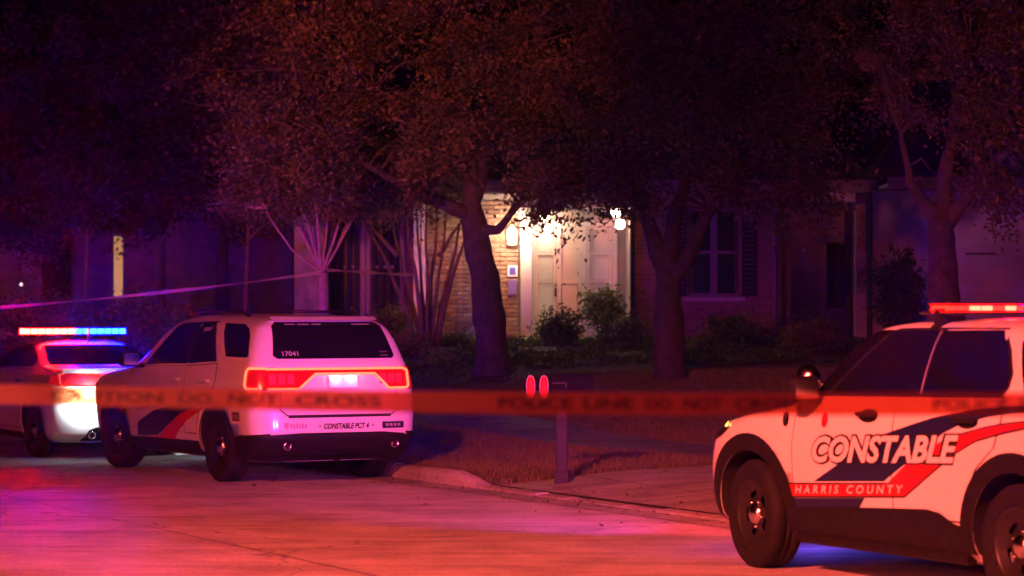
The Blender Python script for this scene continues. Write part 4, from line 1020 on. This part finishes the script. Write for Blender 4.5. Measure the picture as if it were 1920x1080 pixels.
    panel('headlamp', S, [(1.80,.99),(1.95,1.02),(2.2,1.0),(2.3,.92),(2.1,.88),(1.9,.93)], 's', .008, M_trimb, E, sd, .06)
    panel('marker_lamp', S, [(1.835,1.005),(1.875,1.02),(1.875,.99),(1.84,.985)], 's', .014, emission('amber', (9.,3.6,.6)), E, sd, .05)
MB().lathe([(.001,-.06),(.05,-.05),(.082,.02),(.086,.05),(.07,.055),(.001,.04)], 20, 'X', (1.02,.80,1.37)).tube([(.98,.80,1.36),(.72,.84,1.30)], .014).build('spotlight', M_chrome, E, True)
panel('windshield', S, [(-.80,1.235),(.80,1.235),(.62,1.66),(-.62,1.66)], 'f', .006, M_glassd, E)
panel('rear_glass', S, [(-.72,1.30),(.72,1.30),(.62,1.64),(-.62,1.64)], 'r', .006, M_glassd, E)
panel('grille', S, [(-.6,.62),(.6,.62),(.66,.88),(-.66,.88)], 'f', .010, M_trimb, E)
for sd in (1,-1): panel('tail_lamp', S, [(sd*.62,.98),(sd*.9,.98),(sd*.9,1.18),(sd*.62,1.15)], 'r', .010, mat('red_lens_dark', (.2,.01,.01), .15), E)
panel('bumper_cladding', S, [(-.85,.28),(.85,.28),(.85,.52),(-.85,.52)], 'r', .012, M_trimb, E); panel('bumper_cladding', S, [(-.85,.28),(.85,.28),(.85,.5),(-.85,.5)], 'f', .012, M_trimb, E)
light_bar(E, -.30, 1.845, .68, reds=[M_ledred, M_ledhot, M_ledred, M_ledhot, M_ledhot, M_ledred, M_ledred], lh=.26)
for sd in (1,): MB().box((-.345,.60,1.70),(-.285,.70,1.842)).build('bar_strap', M_trimb, E)
MB().tube([on_surface(S,'s',-.315,1.735,.006), on_surface(S,'s',-.315,1.70,.010)], .03, 6).build('bar_strap', M_trimb, E)
lamp('grille_flasher', 'AREA', (2.62,.35,.78), 40, (.16,.06,1.0), .16, (20,.35,2.2), 60, parent=E)
lamp('grille_flasher', 'AREA', (2.62,-.35,.78), 60, (1.0,.05,.10), .16, (20,-.35,1.3), 70, parent=E)
lamp('grille_spill_lamp', 'POINT', (2.60,-.25,.36), 12, (.12,.08,1.0), .05, parent=E)  # unseen lamp added for the blue grille light spilling onto the road
for y, m in ((.35, emission('flash_blue', (.3,.35,30.))), (-.35, emission('flash_red', (30.,.4,.3)))):
    MB().box((2.47,y-.10,.75),(2.50,y+.10,.81),.008).build('grille_light', m, E)

# ---------------- middle patrol SUV seen from behind
S = DURANGO
D = car('patrol_car', 'middle white patrol SUV seen from behind with glowing red tail lamps', S, -3.08, 30.39, R(119.5), (1.52,-1.52), .385, .25, .24, .95)
add_wheels(D, wm, [(1.52,.83,.385,.12), (-1.52,.83,.385,0), (1.52,-.83,.385,math.pi+.12), (-1.52,-.83,.385,math.pi)])
for sd in (1, -1):
    panel('window_surround', S, [(.60,1.222),(.0,1.665),(-.12,1.70),(-1.06,1.722),(-1.42,1.288)], 's', .004, M_trimb, D, sd)
    panel('front_window', S, [(.50,1.238),(-.06,1.655),(-.16,1.685),(-.62,1.70),(-.62,1.252)], 's', .008, M_glassd, D, sd)
    panel('rear_window', S, [(-.68,1.254),(-.68,1.70),(-1.03,1.708),(-1.385,1.298)], 's', .008, M_glassd, D, sd)
    panel('quarter_window', S, [(-1.275,1.70),(-1.80,1.70),(-1.98,1.66),(-2.09,1.58),(-2.20,1.38),(-2.19,1.345),(-1.632,1.345)], 's', .008, M_glassd, D, sd)
    panel('window_sticker', S, [(-.80,1.60),(-1.0,1.615),(-1.02,1.655),(-.80,1.645)], 's', .011, M_greyv, D, sd)
    fd = [(.98,.50),(.98,.95),(.93,1.20),(-.645,1.225),(-.645,.50)]; rd = [(-.655,.50),(-.655,1.225),(-1.45,1.26),(-1.50,1.1),(-1.42,.95),(-1.12,.82),(-.99,.60),(-.96,.50)]
    for poly in (fd, rd):
        c = np.mean(np.array(poly), 0); big = [tuple(c+(np.array(p)-c)*(1+.014/np.linalg.norm(np.array(p)-c))) for p in poly]
        panel('shut_line', S, big, 's', .002, M_gap, D, sd); d = panel('door', S, poly, 's', .0045, M_paint, D, sd)
        h0 = -.42 if poly is fd else -1.25
        MB().box((h0-.11, min(sd*.97,sd*1.02), 1.06),(h0+.11, max(sd*.97,sd*1.02), 1.095),.012).build('handle', M_paint, d)
    panel('navy_stripe', S, [(.734,.567),(.2,.72),(-.4,.79),(-1.15,.90),(-1.15,.82),(-.5,.68),(-.018,.504),(.17,.436),(.80,.411)], 's', .0075, M_navy, D, sd)
    panel('red_stripe', S, [(.80,.40),(.12,.43),(-.08,.52),(-.55,.70),(-1.2,.83),(-1.6,.90),(-1.6,.86),(-1.15,.76),(-.75,.64),(-.45,.50),(-.28,.385),(.80,.35)], 's', .0085, M_redv, D, sd)
    a, b = ((.80,.70), (-.75,.80)) if sd > 0 else ((-.75,.80), (.80,.70))
    lettering('lettering_edge', S, 'CONSTABLE', a, b, .165, 's', .0095, M_blkv, D, .26, .05, sd)
    lettering('lettering', S, 'CONSTABLE', (a[0]-.012*sd, a[1]+.012), (b[0]+.012*sd, b[1]+.012), .14, 's', .0115, M_whv, D, .26, .02, sd)
    panel('sill_cladding', S, [(1.02,.40),(-1.0,.42),(-1.0,.26),(1.02,.26)], 's', .012, M_trimb, D, sd)
    for cx in (1.52,-1.52): panel('arch_lip', S, arch_ring(cx, .452, .475, .32), 's', .012, M_trimb, D, sd, .07)
    panel('bumper_side', S, [(-2.02,.27),(-1.98,.50),(-2.2,.53),(-2.40,.535),(-2.53,.545),(-2.53,.25)], 's', .016, M_trimb, D, sd, .035)
    mirror(D, .62, .95, 1.28, S, sd)
    if sd > 0:
        panel('fuel_sticker', S, [(-1.975,.765),(-2.17,.765),(-2.17,.672),(-1.975,.672)], 's', .008, mat('brown_vinyl', (.14,.045,.03), .5), D, sd)
        for k in range(3): panel('sticker_mark', S, [(-2.0-k*.055,.74),(-2.025-k*.055,.74),(-2.025-k*.055,.69),(-2.0-k*.055,.69)], 's', .011, M_greyv, D, sd)
    panel('tail_lens', S, [(-2.27,1.235),(-2.45,1.235),(-2.46,1.0),(-2.32,1.0),(-2.28,1.06)], 's', .010, M_lensr, D, sd, .03)
    panel('headlamp', S, [(1.95,.98),(2.35,1.0),(2.38,.86),(2.05,.86)], 's', .008, M_trimb, D, sd, .06)
M_plate = mat('plate_white', (.8,.8,.82), .4, var=.1, vscale=40)
lens = [(.88,1.232),(.88,1.0),(.46,1.0),(.26,1.155),(-.44,1.155),(-.60,1.0),(-.88,1.0),(-.88,1.232)]
panel('tail_lens', S, lens, 'r', .010, M_lensr, D, 1, .06)
tw = [('r',.80,1.222),('r',.4,1.222),('r',0,1.222),('r',-.4,1.222),('r',-.80,1.222),('r',-.86,1.20),('r',-.86,1.03),('r',-.82,1.012),('r',-.60,1.012),('r',-.44,1.168),('r',.26,1.168),('r',.46,1.012),('r',.80,1.012)]
path_tube('led_strip', S, tw, .022, .013, M_ledtube, D, 4)
path_tube('led_strip', S, [('s',-2.43,1.222),('s',-2.31,1.222),('s',-2.29,1.19),('s',-2.31,1.05),('s',-2.34,1.012),('s',-2.44,1.012)], .020, .013, M_ledtube, D, 4)
for s_ in (1,-1):
    for k in range(3):
        panel('reflector_row', S, [(s_*(.50+.10*k),1.06),(s_*(.58+.10*k),1.06),(s_*(.58+.10*k),1.17),(s_*(.50+.10*k),1.17)], 'r', .013, mat('red_lens_bright', (.5,.02,.06), .1, emit=(1.,.02,.08), estr=.8 if k == 1 else .4), D)
panel('rear_glass', S, [(.66,1.335),(.70,1.37),(.64,1.70),(.58,1.742),(-.58,1.742),(-.64,1.70),(-.72,1.37),(-.69,1.335)], 'r', .014, M_glassd, D, 1, .04)
panel('number_plate', S, [(.105,1.02),(-.235,1.02),(-.235,1.145),(.105,1.145)], 'r', .016, M_plate, D)
for y in (.03,-.16): lamp('plate_lamp', 'POINT', (S.rear(y,1.12)-.06, y, 1.145), .55, (.85,.85,1.0), .01, parent=D)
def rear_line(pts, w, m, off=.006, name='seam'):
    for a, b in zip(pts[:-1], pts[1:]):
        d = np.array(b)-np.array(a); nn = np.array([-d[1], d[0]])/np.linalg.norm(d)*w/2
        panel(name, S, [tuple(np.array(a)+nn), tuple(np.array(b)+nn), tuple(np.array(b)-nn), tuple(np.array(a)-nn)], 'r', off, m, D, 1, .1)
rear_line([(.66,.98),(.68,.80),(.60,.735),(-.62,.735),(-.72,.80),(-.70,.98)], .012, M_gap)
rear_line([(.59,.722),(-.61,.722)], .022, M_gap)
lettering('lettering', S, 'CONSTABLE PCT 4', (.19,.588), (-.34,.588), .06, 'r', .008, M_blkv, D, .25, .03)
panel('star_mark', S, ellipse(.235,.62,.018,.018,5), 'r', .008, M_greyv, D, 1, 0); panel('star_mark', S, ellipse(-.385,.62,.018,.018,5), 'r', .008, M_greyv, D, 1, 0)
M_fade = mat('faded_vinyl', (.50,.32,.42), .45)
panel('shield_badge', S, [(.64,.66),(.59,.66),(.59,.62),(.615,.59),(.64,.62)], 'r', .008, M_fade, D, 1, 0)
for k in range(6): panel('badge_bar', S, [(.57-k*.032,.655-.012*(k%2)),(.548-k*.032,.655-.012*(k%2)),(.548-k*.032,.60),(.57-k*.032,.60)], 'r', .008, M_fade, D, 1, 0)
panel('blue_sticker', S, [(-.50,.655),(-.77,.655),(-.77,.585),(-.50,.585)], 'r', .008, M_navy, D)
for k in range(4): panel('sticker_mark', S, [(-.54-k*.05,.635),(-.575-k*.05,.635),(-.575-k*.05,.605),(-.54-k*.05,.605)], 'r', .011, M_greyv, D, 1, 0)
panel('bumper', S, [(.945,.25),(.945,.53),(.72,.54),(.47,.552),(-.5,.552),(-.75,.53),(-.93,.47),(-.93,.25)], 'r', .022, M_trimb, D, 1, .035)
for y in (.60,-.66):
    x = S.rear(y,.42)
    MB().lathe([(.04,.03),(.048,-.03),(.035,-.04),(.030,.02)], 16, 'X', (x,y,.42)).build('exhaust_tip', M_chrome, D, True)
lettering('number', S, '17041', (.60,1.365), (.42,1.365), .055, 'r', .018, M_greyv, D, 0, .03)
for y0, y1 in ((.50,.38),(.35,.22),(.19,.08),(-.28,-.50)): panel('sticker', S, [(y0,1.712),(y1,1.712),(y1,1.722),(y0,1.722)], 'r', .018, M_greyv, D, 1, .1)
for k in range(2): panel('sticker', S, [(-.54,1.40-k*.04),(-.64,1.40-k*.04),(-.64,1.415-k*.04),(-.54,1.415-k*.04)], 'r', .018, mat('dim_vinyl', (.12,.08,.09), .5), D, 1, .1)
panel('badge', S, [(.60,.835),(.53,.85),(.54,.87),(.61,.86)], 'r', .008, M_gap, D, 1, 0)
panel('hatch_handle', S, [(-.02,.905),(-.17,.905),(-.17,.92),(-.02,.92)], 'r', .008, M_gap, D, 1, 0)
MB().add([on_surface(S,'r',.62*k,1.752,.0) for k in (-1,-.5,0,.5,1)]+[tuple(np.array(on_surface(S,'r',.62*k,1.752,.10))+np.array((0,0,.012))) for k in (-1,-.5,0,.5,1)]+[tuple(np.array(on_surface(S,'r',.62*k,1.752,.02))+np.array((0,0,.045))) for k in (-1,-.5,0,.5,1)],
    [(i,i+1,6+i,5+i) for i in range(4)]+[(5+i,6+i,11+i,10+i) for i in range(4)]).build('spoiler', M_paint, D)
for sd in (1,-1): MB().tube([(.0,sd*.56,1.775),(-.1,sd*.60,1.83),(-1.4,sd*.60,1.82),(-1.55,sd*.58,1.77)], .018, 6).build('roof_rail', M_trimb, D)
MB().box((.05,-.06,1.78),(.35,.5,1.84),.02).build('roof_antenna', M_trimb, D)
panel('windshield', S, [(-.78,1.24),(.78,1.24),(.62,1.65),(-.62,1.65)], 'f', .006, M_glassd, D)
panel('grille', S, [(-.6,.62),(.6,.62),(.6,.95),(-.6,.95)], 'f', .010, M_trimb, D)
for y in (.66,-.66):
    panel('headlamp', S, [(y-.14,.86),(y+.14,.86),(y+.14,.97),(y-.14,.97)], 'f', .012, emission('headlamp_white', (40.,42.,46.)), D)
    lamp('headlamp_beam', 'SPOT', (2.56,y,.90), 420, (.78,.90,1.0), .05, (12,y,-1.2), 60, .8, parent=D)
MB().tube([(-2.2,.3,.33),(-1.9,.3,.33),(-1.6,.32,.33)], .09, 10).box((-1.62,-.75,.30),(-1.42,.75,.40),.03).box((-2.2,-.6,.25),(-1.9,.1,.33),.03).build('underbody', M_gap, D)

# ---------------- far patrol sedan with the red and blue bar
S = CHARGER
K = car('patrol_car', 'far white patrol sedan at left edge with red and blue roof lights', S, -5.9, 35.28, TH, (1.525,-1.525), .36, .24, .225, .92)
wk = wheel_proto(.36, .245, .225)
add_wheels(K, wk, [(1.525,.81,.36,0), (-1.525,.81,.36,0), (1.525,-.81,.36,math.pi), (-1.525,-.81,.36,math.pi)])
for sd in (1, -1):
    panel('window_surround', S, [(.62,1.09),(.2,1.32),(-.1,1.40),(-.6,1.405),(-1.05,1.28),(-1.20,1.19),(-1.12,1.13)], 's', .004, M_trimb, K, sd)
    panel('front_window', S, [(.55,1.105),(.18,1.31),(-.1,1.385),(-.34,1.39),(-.34,1.125)], 's', .009, M_glassd, K, sd)
    panel('rear_window', S, [(-.40,1.128),(-.40,1.39),(-.58,1.388),(-1.02,1.27),(-1.15,1.19),(-1.08,1.145)], 's', .009, M_glassd, K, sd)
    for poly in ([(1.0,.36),(1.0,.9),(.9,1.075),(-.365,1.10),(-.365,.36)], [(-.375,.36),(-.375,1.10),(-1.30,1.08),(-1.28,.95),(-1.10,.75),(-1.02,.55),(-1.0,.36)]):
        c = np.mean(np.array(poly), 0); big = [tuple(c+(np.array(p)-c)*(1+.014/np.linalg.norm(np.array(p)-c))) for p in poly]
        panel('shut_line', S, big, 's', .002, M_gap, K, sd); d = panel('door', S, poly, 's', .0045, M_paint, K, sd)
        h0 = -.15 if poly[0][0] > 0 else -1.08
        MB().box((h0-.10, min(sd*.95,sd*.99), .93),(h0+.10, max(sd*.95,sd*.99), .965),.012).build('handle', M_chrome, d)
    mirror(K, .6, .90, 1.12, S, sd)
    panel('sill_cladding', S, [(1.02,.30),(-1.0,.30),(-1.0,.21),(1.02,.21)], 's', .010, M_trimb, K, sd)
    panel('tail_lens', S, [(-2.22,1.03),(-2.43,1.04),(-2.44,.91),(-2.25,.93)], 's', .008, M_lensr, K, sd, .03)
panel('rear_glass', S, [(-.72,1.158),(.72,1.158),(.57,1.395),(-.57,1.395)], 'r', .014, M_glassd, K, 1, .04)
for k in range(5): panel('sticker', S, [(.52-k*.06,1.172),(.475-k*.06,1.172),(.475-k*.06,1.186),(.52-k*.06,1.186)], 'r', .010, M_greyv, K, 1, 0)
panel('tail_lens', S, [(.87,.90),(-.87,.90),(-.87,1.065),(.87,1.065)], 'r', .010, M_lensr, K, 1, .06)
path_tube('led_strip', S, [('r',.84,1.05),('r',-.84,1.05),('r',-.84,.915),('r',.84,.915)], .02, .010, emission('led_tail_dim', (1.6,.10,.07)), K, 6, True)
panel('number_plate', S, [(.16,.62),(-.16,.62),(-.16,.77),(.16,.77)], 'r', .014, M_plate, K)
panel('bumper', S, [(.55,.22),(.50,.36),(.40,.40),(-.40,.40),(-.50,.36),(-.55,.22)], 'r', .014, M_trimb, K)
panel('badge', S, [(.76,.83),(.68,.83),(.68,.855),(.76,.855)], 'r', .010, M_chrome, K, 1, 0)
MB().add([on_surface(S,'r',.80*k,1.085,-.03) for k in (-1,-.5,0,.5,1)]+[tuple(np.array(on_surface(S,'r',.80*k,1.07,.03))+np.array((0,0,.055))) for k in (-1,-.5,0,.5,1)]+[on_surface(S,'r',.80*k,1.06,.012) for k in (-1,-.5,0,.5,1)],
    [(i,i+1,6+i,5+i) for i in range(4)]+[(5+i,6+i,11+i,10+i) for i in range(4)]).build('spoiler', M_paint, K)
for y in (.45,-.45): MB().lathe([(.04,.05),(.05,-.03),(.038,-.04),(.032,.02)], 16, 'X', (S.rear(y,.3)-.01,y,.30)).build('exhaust_tip', M_chrome, K, True)
panel('windshield', S, [(-.74,1.06),(.74,1.06),(.52,1.36),(-.52,1.36)], 'f', .006, M_glassd, K)
light_bar(K, -.30, 1.568, .70, .085, .27, .045)
MB().tube([(-1.2,.1,1.30),(-1.25,.1,1.62)], .006, 5).build('antenna', M_black, K)
# ================================================================ mailbox, tapes
mx, my = PX(1053, 27.1), 27.1
mail = tag(empty('mailbox', (mx, my, zg(mx, my))), 'dark mailbox on a post beside the driveway with two red reflectors', 'mailbox')
M_post = mat('post_plastic', (.03,.025,.04), .6, spec=.2, var=.15, vscale=8, bump=.2)
M_mail = mat('mailbox_paint', (.010,.009,.016), .9, spec=.05, var=.2, vscale=10)
mb = MB().box((-.058,-.058,-.1),(.058,.058,.98),.012).box((-.072,-.072,0),(.072,.072,.13),.012).box((-.07,-.07,.60),(.07,.07,.625),.006).box((-.066,-.066,.655),(.066,.066,.67),.005)
mb.build('post', M_post, mail)
V = []; F = []; n = 10; x0, x1 = -.10, .32
prof = [(-.095,.92)]+[(-.095*math.cos(math.pi*k/n), 1.03+.095*math.sin(math.pi*k/n)) for k in range(n+1)]+[(.095,.92)]
k = len(prof); V = [(x, y, z) for x in (x0, x1) for y, z in prof]
F = [(i, i+1, k+i+1, k+i) for i in range(k-1)]+[(0, k, 2*k-1, k-1), tuple(range(k-1,-1,-1)), tuple(range(k, 2*k))]
build('box', V, F, M_mail, mail)
MB().box((-.12,-.085,.925),(-.102,.085,1.09),.006).build('door', M_mail, mail)
MB().box((-.10,-.115,1.02),(.05,-.098,1.035)).box((.035,-.115,.975),(.05,-.098,1.019)).build('flag', M_post, mail)
M_refl = mat('red_reflector', (.85,.008,.012), .4, spec=.3, bump=.3, bscale=150)
for x in (-.315, -.18):
    rm = MB(); rf = MB(); nn = 28
    def oval(w, h, y): return [(x+w*math.copysign(abs(math.cos(2*math.pi*i/nn))**.8, math.cos(2*math.pi*i/nn)), y, .985+h*math.copysign(abs(math.sin(2*math.pi*i/nn))**.75, math.sin(2*math.pi*i/nn))) for i in range(nn)]
    a, b, c = oval(.047,.122,-.02), oval(.047,.122,-.05), oval(.036,.108,-.05)
    rm.add(a+b+c, [(i,(i+1)%nn,nn+(i+1)%nn,nn+i) for i in range(nn)]+[(nn+i,nn+(i+1)%nn,2*nn+(i+1)%nn,2*nn+i) for i in range(nn)]+[tuple(range(nn))])
    r_ = rm.build('reflector', mat('reflector_rim', (.30,.14,.15), .4), mail)
    rf.add(oval(.036,.108,-.046)+oval(.026,.09,-.056), [(i,(i+1)%nn,nn+(i+1)%nn,nn+i) for i in range(nn)]+[tuple(range(nn,2*nn))]); rf.build('lens', M_refl, r_)
MB().box((-.38,-.018,.955),(-.06,.018,.985)).build('arm', M_mail, mail)

def tape_mat(name, col, alpha, tl=.45):
    m = bpy.data.materials.new(name); m.use_nodes = True; nt = m.node_tree; N = nt.nodes; L = nt.links
    b = N['Principled BSDF']; b.inputs['Base Color'].default_value = (*col,1); b.inputs['Roughness'].default_value = .35
    t = N.new('ShaderNodeBsdfTranslucent'); t.inputs[0].default_value = (*col,1); tp = N.new('ShaderNodeBsdfTransparent')
    tp.inputs[0].default_value = (min(1,col[0]*1.15), min(1,col[1]*1.1), col[2]+.05, 1)
    a = N.new('ShaderNodeMixShader'); a.inputs[0].default_value = tl; c = N.new('ShaderNodeMixShader'); c.inputs[0].default_value = alpha
    L.new(b.outputs[0], a.inputs[1]); L.new(t.outputs[0], a.inputs[2]); L.new(a.outputs[0], c.inputs[1]); L.new(tp.outputs[0], c.inputs[2])
    L.new(c.outputs[0], N['Material Output'].inputs[0]); return m
M_tape = tape_mat('barrier_tape', (.68,.22,.032), .38)
M_ink = tape_mat('tape_ink', (.05,.02,.015), .70, .1)
def tape_pt(u, v):
    """u metres along from the frame's left edge, v metres up from the centre line"""
    a = Vector((PX(0,9.5), 9.5, PZ(739,9.5))); b = Vector((PX(1920,8.1), 8.1, PZ(758,8.1))); d = (b-a); L_ = d.length
    p = a+d*(u/L_); p.z += -.012*math.sin(math.pi*min(max(u/L_,0),1)); p.y += .012*math.sin(u*2.3)
    tw = .20*math.sin(u*1.1+.6)+.16*mnoise.noise(Vector((u*2.2,0,0))); p.z += v*math.cos(tw); p.y += v*math.sin(tw); return p
near = tag(empty('barrier_tape', tuple(tape_pt(0,0))), 'blurred orange barrier tape with dark lettering stretched across the foreground', 'tape')
o0 = tape_pt(0,0); V = []; us = [-6+k*.08 for k in range(200)]
for u in us: V += [tape_pt(u,-.036)-o0, tape_pt(u,0)-o0, tape_pt(u,.036)-o0]
build('strip', V, [(3*i+j,3*i+3+j,3*i+4+j,3*i+1+j) for i in range(len(us)-1) for j in range(2)], M_tape, near, True)
TL = (Vector((PX(1920,8.1),8.1,0))-Vector((PX(0,9.5),9.5,0))).length
def px_u(px):                                    # frame column to metres along the tape
    lo, hi = -6., 9.
    for _ in range(40):
        m_ = (lo+hi)/2; p = tape_pt(m_,0)
        if 960+FPX*p.x/p.y < px: lo = m_
        else: hi = m_
    return lo
for (a, b, txt) in ((95, 715, 'CAUTION DO NOT CROSS'), (935, 1500, 'POLICE LINE DO NOT CROSS'), (1750, 2330, 'POLICE LINE DO NOT CROSS'), (-900, -220, 'POLICE LINE DO NOT CROSS')):
    n_ = len(txt); k_ = 0; ua, ub = px_u(a), px_u(b)
    for wd_ in txt.split(' '):
        w0, w1 = ua+(ub-ua)*k_/n_, ua+(ub-ua)*(k_+len(wd_))/n_; k_ += len(wd_)+1; Vt, Ft = text_mesh(wd_, 0, .02)
        build('lettering', [tape_pt(w0+(w1-w0)*x, -.019+.038*y)-o0+Vector((0,-.0015,0)) for x, y in Vt], Ft, M_ink, near)
M_ftape = tape_mat('far_tape', (.75,.60,.35), .15)
def far_tape(name, label, a, b, sag, ext=0.):
    o = Vector(a); d = Vector(b)-o; V = []; n = 40
    for i in range(n+1):
        u = i/n; p = d*u; p.z -= sag*4*u*(1-u); tw = 1.2*math.sin(u*7)
        V += [p+Vector((0,math.sin(tw)*.03,-.03*math.cos(tw)*.9)), p-Vector((0,math.sin(tw)*.03,-.03*math.cos(tw)*.9))]
    return tag(build(name, [v for v in V], [(2*i,2*i+1,2*i+3,2*i+2) for i in range(n)], M_ftape, None, True), label, 'tape', 'far barrier tapes')
t1 = far_tape('barrier_tape', 'thin far barrier tape running left from the fanning myrtle trunk', PT(602,511,41.9), PT(-90,583,38.0), .05); t1.location = PT(602,511,41.9)
t2 = far_tape('barrier_tape', 'short far barrier tape between the two crape myrtles', PT(612,506,41.9), PT(775,516,43.9), .0); t2.location = PT(612,506,41.9)

# ================================================================ thin scattering volume added to imitate lens bloom around the lamps
hz = MB().box((-70,-14,-1.2),(70,110,16)).build('bloom_haze', None)
am = bpy.data.materials.new('bloom_air'); am.use_nodes = True; nt = am.node_tree; nt.nodes.remove(nt.nodes['Principled BSDF'])
vo = nt.nodes.new('ShaderNodeVolumePrincipled'); vo.inputs['Density'].default_value = .0005; vo.inputs['Color'].default_value = (.9,.9,.92,1); vo.inputs['Anisotropy'].default_value = .85
nt.links.new(vo.outputs[0], nt.nodes['Material Output'].inputs['Volume']); hz.data.materials.append(am); tag(hz, kind='stuff')
